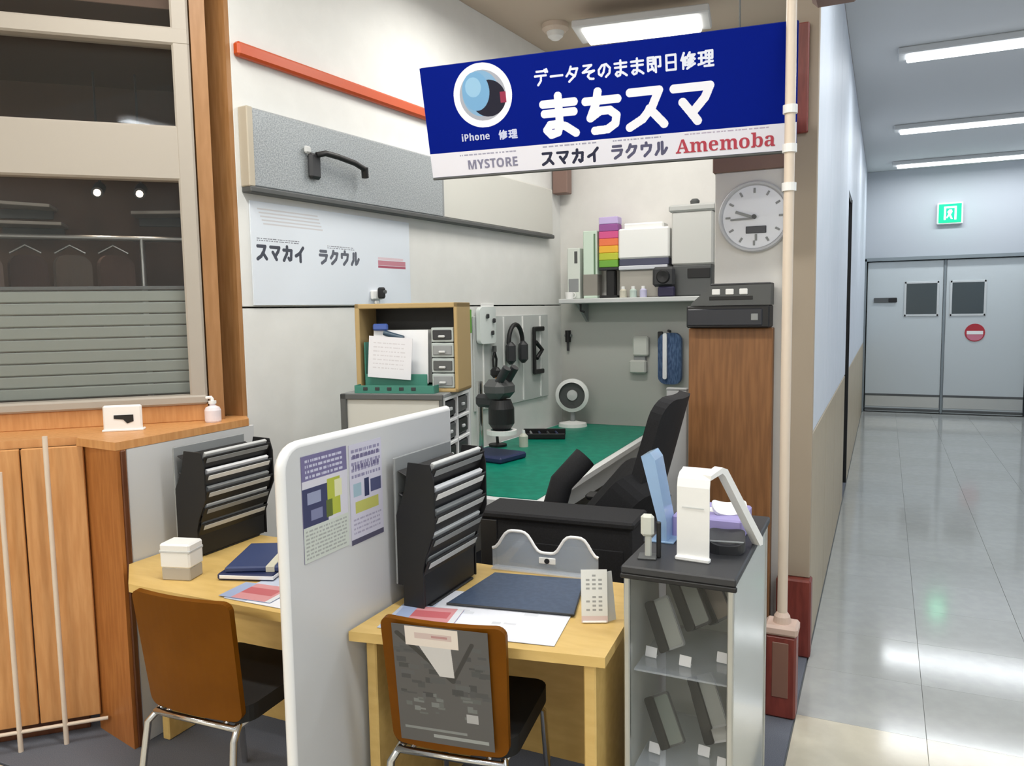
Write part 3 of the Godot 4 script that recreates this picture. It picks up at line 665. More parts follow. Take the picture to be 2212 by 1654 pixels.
# ------------------------------------------------------------------ the hanging sign and its pole
func hanging_sign() -> void:
	var A := Vector3(-1.843, 2.19, -3.10); var B := Vector3(-0.322, 2.192, -3.27)
	var u := (B - A).normalized(); var v := (Vector3(0.0, 0.968, 0.249)); v = (v - u * v.dot(u)).normalized(); var n := u.cross(v)
	var W := A.distance_to(B); var H := 0.46
	var t := thing("hanging_sign", "long blue shop sign with white lettering hanging above the stand", "sign")
	t.transform = Transform3D(Basis(u, v, n), A + u * W / 2 + v * H / 2)
	var iw := 1530; var ih := 460
	var img := canvas(iw, ih, rgb(4, 26, 128))
	var white := rgb(240, 240, 248)
	img.fill_rect(Rect2i(0, 358, iw, ih - 358), rgb(226, 226, 236))
	# emblem: ring, phone with a light blue screen
	ellipse(img, 275, 136, 132, 130, white); ellipse(img, 275, 136, 104, 102, rgb(168, 172, 184))
	ellipse(img, 268, 128, 84, 92, rgb(132, 172, 206)); ellipse(img, 300, 150, 78, 74, rgb(44, 44, 56)); ellipse(img, 246, 118, 62, 78, rgb(120, 168, 208)); ellipse(img, 236, 100, 36, 40, rgb(150, 192, 222))
	img.fill_rect(Rect2i(352, 130, 26, 44), rgb(150, 60, 84))
	write_row(img, ["shu", "ri"], 330, 284, 38, 38, 44, 3.2, rgb(196, 202, 228))
	write_row(img, ["de", "bar", "ta", "so", "no", "ma", "ma", "soku", "nichi", "shu", "ri"], 508, 62, 58, 62, 66, 4.6, rgb(226, 230, 244))
	write_row(img, ["ma", "chi", "su", "maa"], 520, 166, 164, 164, 180, 17, white)
	var rng := RandomNumberGenerator.new(); rng.seed = 11
	bars(img, 140, 372, 260, 1, 10, 6, rgb(160, 160, 180), rng); bars(img, 520, 366, 240, 1, 10, 6, rgb(160, 160, 180), rng); bars(img, 820, 366, 200, 1, 10, 6, rgb(160, 160, 180), rng); bars(img, 1110, 366, 320, 1, 10, 5, rgb(180, 170, 190), rng)
	write_row(img, ["su", "maa", "ka", "i"], 512, 388, 52, 56, 66, 6, rgb(52, 54, 72))
	write_row(img, ["ra", "ku", "u", "ru"], 812, 386, 48, 54, 60, 6, rgb(92, 92, 116))
	part("panel", cb(Vector3(W, H, 0.05), 0.006), flat(rgb(14, 30, 110), 0.4), t, Vector3(0, 0, -0.027))
	part("face", sheet(W - 0.004, H - 0.004, 0.002), dull(picture(img, 0.6)), t)
	var ink := flat(rgb(176, 56, 74), 0.5)
	letters("Amemoba", 0.074, ink, t, Vector3(1.262 - W / 2, 0.048 - H / 2, 0.002), true)
	letters("MYSTORE", 0.052, flat(rgb(128, 128, 152), 0.5), t, Vector3(0.29 - W / 2, 0.044 - H / 2, 0.002))
	letters("iPhone", 0.04, flat(rgb(196, 202, 228), 0.5), t, Vector3(0.225 - W / 2, 0.158 - H / 2, 0.002))
	part("lower_edge", cb(Vector3(W, 0.012, 0.056), 0.004), M.dark_grey, t, Vector3(0, -H / 2 - 0.004, -0.025))
	var inv := t.transform.affine_inverse()
	for x in [1.32]:
		var top: Vector3 = t.transform * Vector3(x - W / 2, H / 2 - 0.01, -0.03)
		part("wire", tube([inv * top, inv * Vector3(top.x, CEIL, top.z)], 0.004, 6), M.dark_grey, t)
	var p := thing("sign_pole", "slim cream pole on a dark red base block beside the sign", "pole", Vector3(-0.333, 0, -3.13))
	part("pole", tube([Vector3(0, 0.36, 0), Vector3(0, CEIL, 0)], 0.019, 14), M.pole, p)
	part("base_block", cb(Vector3(0.115, 0.33, 0.1), 0.008), M.red_wood, p, Vector3(0, 0.165, 0))
	part("front_inlay", cb(Vector3(0.06, 0.22, 0.006), 0.002), flat(rgb(128, 92, 78), 0.5), p, Vector3(0.0, 0.195, 0.05))
	part("block_cap", cb(Vector3(0.125, 0.04, 0.11), 0.01), flat(rgb(204, 178, 164), 0.5), p, Vector3(0, 0.35, 0))
	part("pole_socket", lathe([Vector2(0, 0.37), Vector2(0.034, 0.37), Vector2(0.03, 0.395), Vector2(0.02, 0.41), Vector2(0, 0.41)], 18), flat(rgb(214, 190, 174), 0.5), p)
	for y in [2.16, 2.3, 2.02]: part("clamp_ring", lathe([Vector2(0, y), Vector2(0.026, y), Vector2(0.026, y + 0.03), Vector2(0, y + 0.03)], 16), M.white, p)
	var bx := thing("ceiling_speaker", "brown box speaker hanging by the top of the pale corridor wall", "speaker", Vector3(-0.2, 2.83, -3.35))
	part("cabinet", cb(Vector3(0.17, 0.16, 0.14), 0.02), M.brown_beam, bx); part("stem", tube([Vector3(0, 0.07, 0), Vector3(0, CEIL - 2.83, 0)], 0.01), M.grey, bx); part("grille", cb(Vector3(0.13, 0.11, 0.01), 0.004), M.charcoal, bx, Vector3(0, 0, 0.07))
	var dm := thing("smoke_detector", "round cream smoke detector on the ceiling above the sign", "detector", Vector3(-2.05, CEIL, -5.1))
	part("base", lathe([Vector2(0, 0), Vector2(0.09, 0), Vector2(0.09, -0.03), Vector2(0.07, -0.05), Vector2(0, -0.05)]), flat(rgb(216, 200, 184), 0.5), dm); part("dome", lathe([Vector2(0.06, -0.05), Vector2(0.05, -0.08), Vector2(0.025, -0.1), Vector2(0, -0.105)]), M.white, dm)

# ------------------------------------------------------------------ desks, partition and what lies on them
func desks() -> void:
	# partition between the two seats
	var pp := []
	var r := 0.06
	pp.append(Vector2(0, 0)); pp.append(Vector2(0, 1.255 - r))
	for k in 7: pp.append(Vector2(-r + cos(PI / 2 * k / 6) * r, 1.255 - r + sin(PI / 2 * k / 6) * r))
	pp.append(Vector2(-0.84, 1.255)); pp.append(Vector2(-0.84, 0))
	var pt := struct("partition_white", "white partition panel with a rounded corner between the two desks", Vector3(-1.376, 0, -1.525))
	part("panel", prism(pp, 0.03), M.partition, pt, Vector3.ZERO, Vector3(0, -90, 0))
	var edge := []
	for v in pp.slice(1, pp.size() - 1): edge.append(Vector3(0, v.y, v.x))
	edge[0].y = 0.0
	part("edge_band", tube(edge, 0.0155, 8), M.white_gloss, pt)
	# desk by the glass showcase
	var d := thing("desk", "pale wood desk with a blue mat beside the glass showcase", "desk")
	part("desktop", prism_plan([Vector2(-1.352, -1.745), Vector2(-0.632, -1.868), Vector2(-0.672, -2.42), Vector2(-1.352, -2.42)], 0.672, 0.70), M.desk, d)
	part("leg_panel", cb(Vector3(0.035, 0.67, 0.44), 0.004), M.desk, d, Vector3(-0.69, 0.336, -2.13))
	part("leg_panel", cb(Vector3(0.035, 0.67, 0.58), 0.004), M.desk, d, Vector3(-1.325, 0.336, -2.1))
	part("back_panel", cb(Vector3(0.6, 0.56, 0.02), 0.003), M.desk, d, Vector3(-1.008, 0.39, -2.32))
	# desk on the other side
	var e := thing("desk", "pale wood desk with a white box between half wall and partition", "desk")
	part("desktop", prism_plan([Vector2(-2.285, -1.775), Vector2(-1.396, -1.775), Vector2(-1.396, -2.4), Vector2(-2.468, -2.4), Vector2(-2.468, -1.925)], 0.672, 0.70), M.desk, e)
	part("leg_panel", cb(Vector3(0.035, 0.67, 0.58), 0.004), M.desk, e, Vector3(-1.418, 0.336, -2.09))
	part("leg_panel", cb(Vector3(0.035, 0.67, 0.4), 0.004), M.desk, e, Vector3(-2.42, 0.336, -2.2))
	part("back_panel", cb(Vector3(0.99, 0.56, 0.02), 0.003), M.desk, e, Vector3(-1.933, 0.39, -2.14))
	part("inner_post", cb(Vector3(0.16, 0.6, 0.03), 0.004), M.desk, e, Vector3(-1.75, 0.37, -2.115))
	posters()
	# racks: black tiered leaflet racks, backs against the panels
	rack(Vector3(-2.385, 0.70, -2.07), "black tiered leaflet rack beside the small white box", 0.41, 0.36, 0.15)
	rack(Vector3(-1.332, 0.70, -1.96), "black tiered leaflet rack beside the blue desk mat", 0.46, 0.34, 0.135)
	# flat things
	var mt := thing("desk_mat", "slate blue desk mat on the pale wood desk", "mat")
	part("mat", prism_plan([Vector2(-1.19, -2.02), Vector2(-0.80, -2.085), Vector2(-0.875, -2.38), Vector2(-1.18, -2.33)], 0.7045, 0.71), M.blue_mat, mt)
	part("edge", tube([Vector3(-1.19, 0.7082, -2.02), Vector3(-0.80, 0.7082, -2.085), Vector3(-0.875, 0.7082, -2.38)], 0.0035, 6), M.charcoal, mt)
	leaflet("price_sheet", "glossy white price sheet under the slate blue mat", Vector3(-1.06, 0.7022, -2.0), 9.0, 0.52, 0.33, 5, false)
	leaflet("leaflet", "pink and red leaflet in front of the slate blue mat", Vector3(-1.2, 0.7052, -1.925), 12.0, 0.19, 0.12, 6, true)
	leaflet("price_sheet", "glossy white price sheet beside the white partition's far desk", Vector3(-1.66, 0.7022, -1.93), 0.0, 0.44, 0.26, 7, false)
	leaflet("leaflet", "pink and red leaflet beside the navy folders", Vector3(-1.81, 0.7052, -1.875), 4.0, 0.2, 0.13, 8, true)
	var fo := thing("folder", "navy folder lying lowest under the tiered rack", "folder", Vector3(-1.98, 0.7022, -2.09), 18, "navy folders")
	part("cover", cb(Vector3(0.2, 0.022, 0.3), 0.005), M.navy, fo, Vector3(0, 0.011, 0)); part("pages", cb(Vector3(0.192, 0.012, 0.292), 0.001), M.paper, fo, Vector3(0.005, 0.0115, 0.005))
	var f2 := thing("folder", "navy folder lying on top of another folder", "folder", Vector3(-1.985, 0.7245, -2.1), 26, "navy folders")
	part("cover", cb(Vector3(0.19, 0.02, 0.28), 0.005), flat(rgb(52, 66, 108), 0.5), f2, Vector3(0, 0.01, 0)); part("strap", cb(Vector3(0.03, 0.022, 0.284), 0.002), flat(rgb(206, 204, 186), 0.6), f2, Vector3(0.06, 0.0105, 0))
	var wb := thing("white_box", "small white box with a grey lower label on the pale desk", "box", Vector3(-2.17, 0.70, -1.9), 15)
	part("body", cb(Vector3(0.112, 0.085, 0.085), 0.006), M.white, wb, Vector3(0, 0.085, 0)); part("lid_line", cb(Vector3(0.114, 0.012, 0.087), 0.003), M.pale_grey, wb, Vector3(0, 0.10, 0)); part("base", cb(Vector3(0.106, 0.045, 0.079), 0.004), flat(rgb(180, 174, 164), 0.6), wb, Vector3(0, 0.0225, 0))
	# wavy acrylic screen
	var wv := []
	for k in 33:
		var x := lerpf(-0.19, 0.19, k / 32.0)
		var hump := maxf(exp(-pow((x + 0.1) / 0.062, 4)) * 0.085, exp(-pow((x - 0.11) / 0.055, 4)) * 0.08)
		wv.append(Vector2(x, 0.05 + hump * 0.8 + 0.02))
	wv.append(Vector2(0.19, 0.0)); wv.append(Vector2(-0.19, 0.0))
	var ac := thing("acrylic_screen", "clear acrylic screen with a wavy top edge behind the blue mat", "screen", Vector3(-1.03, 0.702, -2.408), 4)
	part("plate", prism(wv, 0.005), M.acrylic, ac)
	var rim := []
	for k in 33: rim.append(Vector3(wv[k].x, wv[k].y, 0))
	part("rim", tube(rim, 0.0055, 8), M.white_gloss, ac)
	part("button", lathe([Vector2(0, 0.004), Vector2(0.009, 0.004), Vector2(0.009, -0.004), Vector2(0, -0.004)], 14), M.black, ac, Vector3(0.012, 0.045, 0.006), Vector3(90, 0, 0))
	part("button_plate", cb(Vector3(0.06, 0.022, 0.004), 0.002), M.white, ac, Vector3(0.012, 0.045, 0.004))
	part("foot", cb(Vector3(0.38, 0.006, 0.04), 0.002), M.acrylic, ac, Vector3(0, 0.003, 0))
	# dotted card
	var ci := canvas(160, 320, rgb(226, 228, 226)); var rng := RandomNumberGenerator.new(); rng.seed = 9
	for j in 9:
		for i in 3:
			if rng.randf() < 0.75: ci.fill_rect(Rect2i(30 + i * 38, 30 + j * 26, 22, 12), rgb(158, 160, 160))
	ci.fill_rect(Rect2i(0, 280, 160, 40), rgb(218, 198, 196))
	var dc := thing("dotted_card", "white dotted card standing at the corner of the pale desk", "card", Vector3(-0.735, 0.702, -2.08), 24)
	part("card", sheet(0.075, 0.15, 0.003), picture(ci, 0.5), dc, Vector3(0, 0.075, 0), Vector3(-8, 0, 0)); part("stand", cb(Vector3(0.07, 0.006, 0.05), 0.002), M.white, dc, Vector3(0, 0.003, -0.01))
	part("side_leaf", sheet(0.03, 0.14, 0.003), M.pale_grey, dc, Vector3(0.045, 0.07, -0.012), Vector3(-8, 35, 0))
	var gc := thing("teal_dispenser", "white stand with a small teal cap behind the tiered rack", "dispenser", Vector3(-2.2, 0.4, -2.55), 0)
	part("cap", lathe([Vector2(0, 0.6), Vector2(0.03, 0.6), Vector2(0.032, 0.63), Vector2(0.022, 0.66), Vector2(0, 0.664)]), M.green_bin, gc); part("stem", tube([Vector3(0, -0.39, 0), Vector3(0, 0.605, 0)], 0.012), M.white, gc)
	part("base", lathe([Vector2(0, -0.4), Vector2(0.09, -0.4), Vector2(0.09, -0.385), Vector2(0, -0.38)]), M.white, gc)

func leaflet(called: String, label: String, at: Vector3, turn: float, w: float, h: float, sd: int, red: bool) -> void:
	var rng := RandomNumberGenerator.new(); rng.seed = sd
	var iw := int(w * 900); var ih := int(h * 900)
	var img := canvas(iw, ih, rgb(238, 240, 248) if not red else rgb(214, 150, 154))
	if red:
		img.fill_rect(Rect2i(0, 0, int(iw * 0.24), ih), rgb(160, 176, 210)); img.fill_rect(Rect2i(int(iw * 0.24), int(ih * 0.25), int(iw * 0.6), int(ih * 0.4)), rgb(196, 104, 110)); img.fill_rect(Rect2i(int(iw * 0.9), 0, int(iw * 0.1), ih), rgb(222, 226, 232))
	else:
		for k in 16: img.fill_rect(Rect2i(rng.randi_range(8, iw - 70), rng.randi_range(8, ih - 30), rng.randi_range(20, 60), rng.randi_range(6, 20)), Color.from_hsv(0.62, 0.04, rng.randf_range(0.86, 0.93)))
		img.fill_rect(Rect2i(0, 0, int(iw * 0.2), ih), rgb(196, 206, 226))
	var t := thing(called, label, "leaflet", at, turn)
	part("sheet", sheet(w, h, 0.0015), picture(img, 0.4), t, Vector3.ZERO, Vector3(-90, 0, 0))

func rack(at: Vector3, label: String, h: float, depth: float, out: float) -> void:
	# local x: out from the panel; local -z: along it
	var t := thing("leaflet_rack", label, "rack", at, 0, "leaflet racks")
	part("back_plate", cb(Vector3(0.008, h - 0.07, depth), 0.002), M.grey, t, Vector3(0.004, 0.07 + (h - 0.07) / 2, -depth / 2))
	part("foot", cb(Vector3(0.09, 0.008, depth * 0.8), 0.003), M.black, t, Vector3(0.06, 0.004, -depth / 2))
	var prof := [Vector2(0.008, 0.07), Vector2(0.008, h * 0.62), Vector2(out * 0.3, h * 0.8), Vector2(out * 0.4, h - 0.01), Vector2(out * 0.95, h - 0.012), Vector2(out * 1.05, h - 0.06), Vector2(out * 1.05, h * 0.55), Vector2(out * 0.8, h * 0.36), Vector2(out * 0.72, h * 0.26), Vector2(out * 0.72, 0.006), Vector2(out * 0.2, 0.006), Vector2(out * 0.2, 0.07)]
	for z in [-0.003, -depth + 0.003]: part("side_plate", prism(prof, 0.006), M.black, t, Vector3(0, 0, z))
	part("stem", cb(Vector3(out * 0.5, h * 0.3, depth - 0.02), 0.004), M.black, t, Vector3(out * 0.46, h * 0.15 + 0.006, -depth / 2))
	for k in 5:
		var y := h - 0.055 - k * h * 0.155
		var o: float = [1.02, 1.05, 1.05, 0.96, 0.82][k] * out
		var tr := part("pocket", boxes([[Vector3(0.006, h * 0.15, depth - 0.014), Vector3(0, 0, 0)], [Vector3(o * 0.8, 0.005, depth - 0.014), Vector3(-o * 0.4, -h * 0.07, 0)]], 0.002), M.black if k != 1 else M.charcoal, t, Vector3(o - 0.012, y, -depth / 2), Vector3(0, 0, -24))
		part("paper_stack", cb(Vector3(0.014, h * 0.13, depth * 0.88), 0.002), [M.pale_grey, M.paper, M.grey, M.pale_grey, M.grey][k], tr, Vector3(-0.014, 0.012, 0))
		part("label_strip", cb(Vector3(0.002, h * 0.045, depth * 0.88), 0.0005), [M.grey, M.white, M.pale_grey, M.grey, M.pale_grey][k], tr, Vector3(0.0045, h * 0.035, 0))

func posters() -> void:
	var rng := RandomNumberGenerator.new(); rng.seed = 21
	var a := canvas(240, 360, rgb(212, 210, 220))
	a.fill_rect(Rect2i(0, 0, 240, 84), rgb(116, 110, 150)); bars(a, 18, 14, 200, 4, 18, 9, rgb(196, 196, 216), rng)
	a.fill_rect(Rect2i(0, 110, 130, 130), rgb(58, 62, 98)); a.fill_rect(Rect2i(24, 126, 70, 40), rgb(150, 156, 184)); a.fill_rect(Rect2i(40, 186, 60, 36), rgb(126, 130, 164))
	a.fill_rect(Rect2i(128, 98, 70, 130), rgb(178, 186, 70)); a.fill_rect(Rect2i(168, 108, 40, 60), rgb(222, 222, 180)); a.fill_rect(Rect2i(120, 170, 34, 60), rgb(96, 110, 50))
	a.fill_rect(Rect2i(0, 240, 240, 120), rgb(204, 210, 202)); bars(a, 10, 252, 220, 8, 13, 6, rgb(166, 170, 166), rng)
	var b := canvas(210, 380, rgb(206, 204, 220))
	bars(b, 12, 20, 186, 5, 24, 12, rgb(146, 142, 172), rng); bars(b, 20, 40, 170, 2, 40, 16, rgb(110, 104, 140), rng)
	b.fill_rect(Rect2i(90, 140, 30, 70), rgb(50, 56, 90)); b.fill_rect(Rect2i(130, 150, 70, 50), rgb(80, 84, 120)); b.fill_rect(Rect2i(20, 150, 50, 50), rgb(160, 186, 200))
	b.fill_rect(Rect2i(30, 220, 150, 44), rgb(190, 190, 104)); bars(b, 16, 284, 180, 4, 17, 7, rgb(168, 164, 188), rng); b.fill_rect(Rect2i(0, 360, 210, 20), rgb(84, 82, 104))
	var p := thing("poster", "taped poster with a purple heading and a yellow green block on partition", "poster", Vector3(-1.3597, 1.085, -1.678), 90, "posters on the partition")
	part("print", sheet(0.19, 0.285, 0.0016), picture(a, 0.5), p)
	var q := thing("poster", "taped poster with pale lilac print and a dark bottom line on partition", "poster", Vector3(-1.3597, 1.08, -1.864), 90, "posters on the partition")
	part("print", sheet(0.158, 0.29, 0.0016), picture(b, 0.5), q)

# ------------------------------------------------------------------ chairs
func chairs() -> void:
	chair(Vector3(-1.835, 0, -1.60), 3.0, "brown chair with a plain back and black seat", false)
	chair(Vector3(-1.035, 0, -1.735), 8.0, "brown chair with a dark poster taped to its back", true)

func chair(at: Vector3, turn: float, label: String, poster: bool) -> void:
	# local -z is where the sitter looks; the back panel stands at z = 0
	var t := thing("chair", label, "chair", at, turn, "visitors' chairs")
	var w := 0.345 if poster else 0.36
	part("backrest", bent_panel(w, 0.375, 0.028, 0.018, -0.016, 0.06), M.chair, t, Vector3(0, 0.6, 0), Vector3(7, 0, 0))
	part("seat", bent_panel(w + 0.02, 0.37, 0.05, 0.05, 0.004), M.seat, t, Vector3(0, 0.43, -0.215), Vector3(-90, 0, 0))
	part("seat_frame", tube([Vector3(-0.15, 0.395, -0.37), Vector3(-0.15, 0.395, -0.02), Vector3(0.15, 0.395, -0.02), Vector3(0.15, 0.395, -0.37)], 0.011), M.chrome, t)
	for s in [-1, 1]:
		part("leg", tube([Vector3(s * 0.15, 0.40, -0.04), Vector3(s * 0.165, 0.37, 0.0), Vector3(s * 0.185, 0.0, 0.06)], 0.011), M.chrome, t)
		part("leg", tube([Vector3(s * 0.15, 0.40, -0.35), Vector3(s * 0.165, 0.37, -0.38), Vector3(s * 0.18, 0.0, -0.42)], 0.011), M.chrome, t)
		part("back_bracket", tube([Vector3(s * 0.11, 0.395, -0.02), Vector3(s * 0.11, 0.41, -0.05), Vector3(s * 0.11, 0.5, -0.04)], 0.009), M.chrome, t)
	if poster:
		var rng := RandomNumberGenerator.new(); rng.seed = 31
		var i := canvas(360, 540, rgb(84, 83, 84))
		for k in 60: i.fill_rect(Rect2i(rng.randi_range(0, 330), rng.randi_range(60, 320), rng.randi_range(10, 60), rng.randi_range(8, 30)), Color.from_hsv(0.6, 0.04, rng.randf_range(0.25, 0.36)))
		stroke(i, Vector2(20, 40), Vector2(220, 235), 10, rgb(48, 47, 46)); stroke(i, Vector2(220, 235), Vector2(300, 60), 8, rgb(52, 51, 52))
		for y in range(70, 220): i.fill_rect(Rect2i(90 + int((y - 70) * 0.55), y, 130 - int((y - 70) * 0.5), 1), rgb(202, 200, 200))
		i.fill_rect(Rect2i(50, 4, 200, 86), rgb(226, 216, 208)); i.fill_rect(Rect2i(86, 30, 140, 26), rgb(206, 186, 182)); i.fill_rect(Rect2i(150, 38, 60, 10), rgb(184, 140, 140))
		for g in [[40, 0], [140, 0], [250, 0]]:
			for e in 7: i.fill_rect(Rect2i(g[0] + rng.randi_range(-10, 46), 290 + rng.randi_range(0, 120), rng.randi_range(12, 40), rng.randi_range(8, 22)), Color.from_hsv(0.5, 0.03, rng.randf_range(0.36, 0.5)))
		i.fill_rect(Rect2i(262, 380, 44, 40), rgb(170, 170, 172)); i.fill_rect(Rect2i(20, 470, 240, 12), rgb(128, 132, 132)); i.fill_rect(Rect2i(130, 496, 210, 16), rgb(150, 154, 154))
		part("poster", sheet(0.27, 0.345, 0.0015), picture(i, 0.35), t, Vector3(0.0, 0.607, 0.0112), Vector3(7, 0, 0), "dark grey poster with a white cup shape")

# ------------------------------------------------------------------ glass showcase
func showcase() -> void:
	var x0 := -0.612; var x1 := -0.325; var z0 := -1.965; var z1 := -2.6
	var cx := (x0 + x1) / 2; var cz := (z0 + z1) / 2; var w := x1 - x0; var dp := z0 - z1
	var t := thing("showcase", "tall glass showcase of phones with a black counter top", "showcase", Vector3(cx, 0, cz))
	part("counter_top", cb(Vector3(w + 0.012, 0.022, dp + 0.012), 0.004), M.charcoal, t, Vector3(0, 0.909, 0))
	part("top_edge", cb(Vector3(w + 0.016, 0.014, 0.012), 0.003), M.black, t, Vector3(0, 0.892, dp / 2 + 0.001))
	part("base", cb(Vector3(w, 0.08, dp), 0.004), M.alu, t, Vector3(0, 0.04, 0))
	for s in [[-1, -1], [-1, 1], [1, -1], [1, 1]]: part("post", cb(Vector3(0.016, 0.82, 0.016), 0.003), M.alu, t, Vector3(s[0] * (w / 2 - 0.008), 0.488, s[1] * (dp / 2 - 0.008)))
	part("front_pane", cb(Vector3(w - 0.034, 0.81, 0.004), 0.001), M.pane, t, Vector3(0, 0.488, dp / 2 - 0.006))
	part("side_pane", cb(Vector3(0.004, 0.81, dp - 0.034), 0.001), flat(rgb(184, 188, 184), 0.12), t, Vector3(w / 2 - 0.006, 0.488, 0))
	part("side_pane", cb(Vector3(0.004, 0.81, dp - 0.034), 0.001), flat(rgb(184, 188, 184), 0.12), t, Vector3(-w / 2 + 0.006, 0.488, 0))
	part("inner_back", cb(Vector3(w - 0.04, 0.80, 0.008), 0.001), flat(rgb(176, 178, 170), 0.5), t, Vector3(0, 0.488, -0.06))
	for y in [0.62, 0.34]: part("shelf", cb(Vector3(w - 0.036, 0.006, dp / 2 + 0.03), 0.001), M.acrylic, t, Vector3(0, y, 0.11))
	# phones on slanted stands
	var spots := [[-0.058, 0.725, 0.13, 32.0, "grey phone leaning in the showcase, highest shelf by the desk"], [0.0, 0.775, 0.075, 34.0, "slim dark phone leaning in the middle of the highest showcase shelf"], [0.05, 0.785, 0.03, 36.0, "brown grey phone leaning close to the showcase's white side"], [0.06, 0.52, 0.12, 30.0, "slim phone leaning in the middle of the showcase's second shelf"], [-0.055, 0.45, 0.14, 34.0, "large dark phone leaning low in the showcase"], [0.055, 0.44, 0.05, 28.0, "pale phone leaning low by the showcase's white side"]]
	for k in spots.size():
		var q = spots[k]
		var ph := thing("phone", q[4], "phone", Vector3(cx + q[0], q[1], cz + q[2] + 0.06), 0, "phones in the showcase"); ph.rotation_degrees = Vector3(-12, -22, q[3])
		part("body", prism(rrect(0.07, 0.14, 0.009), 0.009), [M.grey, M.charcoal, M.dark_grey, M.grey, M.dark_grey, M.pale_grey][k], ph)
		part("screen", prism(rrect(0.058, 0.128, 0.007), 0.002), [flat(rgb(150, 154, 150), 0.25), flat(rgb(120, 124, 120), 0.25), flat(rgb(128, 120, 110), 0.25), flat(rgb(138, 142, 140), 0.25), flat(rgb(116, 124, 118), 0.25), flat(rgb(190, 192, 188), 0.25)][k], ph, Vector3(0.004, 0, 0.005))
		part("edge", prism(rrect(0.03, 0.142, 0.008), 0.02), flat(rgb(28, 29, 26), 0.4), ph, Vector3(-0.03, 0, 0.004))
		part("stand", prism([Vector2(-0.02, -0.02), Vector2(0.02, -0.02), Vector2(0.0, 0.05)], 0.006), M.acrylic, ph, Vector3(0, -0.02, -0.012))
	for k in 6:
		var tg := thing("price_card", ["little price card on the upper shelf, beside the desk", "little price card in the middle of the upper shelf", "little price card on the upper shelf by the white side", "little price card on the lower shelf, beside the desk", "little price card on the lower shelf by the white side", "little price card set back on the lower shelf"][k], "card", Vector3(cx + [-0.1, 0.0, 0.09, -0.09, 0.1, 0.04][k], [0.625, 0.625, 0.625, 0.345, 0.345, 0.345][k], cz + [0.2, 0.22, 0.16, 0.2, 0.2, 0.16][k]), 0, "price cards in the showcase")
		part("card", cb(Vector3(0.034, 0.028, 0.002), 0.0005), M.paper, tg, Vector3(0, 0.014, 0), Vector3(-15, -10, 0)); part("foot", cb(Vector3(0.03, 0.003, 0.016), 0.0005), M.paper, tg, Vector3(0, 0.0015, -0.005))
	# on the counter top (0.92)
	var y := 0.92
	var ps := []
	for v in [[0, 0], [0, 0.2], [-0.006, 0.222], [-0.022, 0.236], [-0.045, 0.24], [-0.055, 0.244], [-0.055, 0.24], [-0.046, 0.236], [-0.024, 0.231], [-0.009, 0.219], [-0.004, 0.199], [-0.004, 0]]: ps.append(Vector2(v[0], v[1]))
	var st := thing("folded_card", "tall white folded card with a curled top on the black counter", "card", Vector3(-0.45, y, -2.065), -4)
	part("front_leaf", prism(ps, 0.088), M.white, st, Vector3.ZERO, Vector3(0, -90, 0))
	part("rear_leg", prism([Vector2(0.0, 0.234), Vector2(0.05, 0.25), Vector2(0.072, 0.242), Vector2(0.24, 0.02), Vector2(0.24, 0.0), Vector2(0.226, 0.0), Vector2(0.062, 0.224), Vector2(0.05, 0.234), Vector2(0.0, 0.222)], 0.026), M.white, st, Vector3(0.034, 0, -0.012), Vector3(0, 68, 0))
	part("crease", cb(Vector3(0.06, 0.003, 0.001), 0.0002), M.pale_grey, st, Vector3(0.0, 0.145, 0.0012))
	part("foot", cb(Vector3(0.094, 0.012, 0.02), 0.003), M.white, st, Vector3(0, 0.006, 0.0))
	var tb := thing("tissue_box", "lavender tissue box with a white tissue on the black counter", "box", Vector3(-0.455, y, -2.36), 0)
	part("box", cb(Vector3(0.2, 0.068, 0.2), 0.005), M.lavender, tb, Vector3(0, 0.034, 0)); part("tissue", bent_panel(0.1, 0.05, 0.02, 0.012, 0.02), M.white, tb, Vector3(0.05, 0.078, 0.02), Vector3(-55, 20, 0)); part("slot", prism(rrect(0.12, 0.05, 0.024), 0.002), M.white, tb, Vector3(0.0, 0.069, 0), Vector3(90, 0, 0))
	var bs := thing("dark_pouch", "dark slate pouch lying between tissue box and counter edge", "pouch", Vector3(-0.385, y, -2.2), 10)
	part("pouch", bent_panel(0.1, 0.11, 0.03, 0.03, 0.008), M.charcoal, bs, Vector3(0, 0.02, 0), Vector3(-80, 0, 0)); part("zip", tube([Vector3(-0.045, 0.034, 0.04), Vector3(0.045, 0.034, 0.04)], 0.003, 6), M.grey, bs)
	var cs := thing("card_holder", "small white card holder on a thin stem on the black counter", "holder", Vector3(-0.57, y, -2.05), 10)
	part("head", cb(Vector3(0.036, 0.062, 0.022), 0.008), flat(rgb(206, 208, 198), 0.5), cs, Vector3(0, 0.09, 0)); part("stem", cb(Vector3(0.018, 0.06, 0.012), 0.004), flat(rgb(190, 192, 184), 0.5), cs, Vector3(0.002, 0.03, 0)); part("foot", cb(Vector3(0.05, 0.006, 0.05), 0.002), M.dark_grey, cs, Vector3(0, 0.003, 0)); part("back_clip", cb(Vector3(0.012, 0.1, 0.014), 0.003), M.black, cs, Vector3(0.03, 0.05, -0.004))
	var cp := thing("acrylic_stand", "tilted pale blue clear acrylic stand on the black counter", "stand", Vector3(-0.568, y, -2.24), 0)
	part("plate", prism([Vector2(-0.062, 0.25), Vector2(-0.035, 0.262), Vector2(-0.02, 0.24), Vector2(0.014, 0.06), Vector2(0.014, 0.0), Vector2(-0.012, 0.0), Vector2(-0.012, 0.06)], 0.09), M.acrylic_blue, cp, Vector3.ZERO); part("foot", cb(Vector3(0.07, 0.006, 0.1), 0.002), M.acrylic_blue, cp, Vector3(0, 0.003, 0))

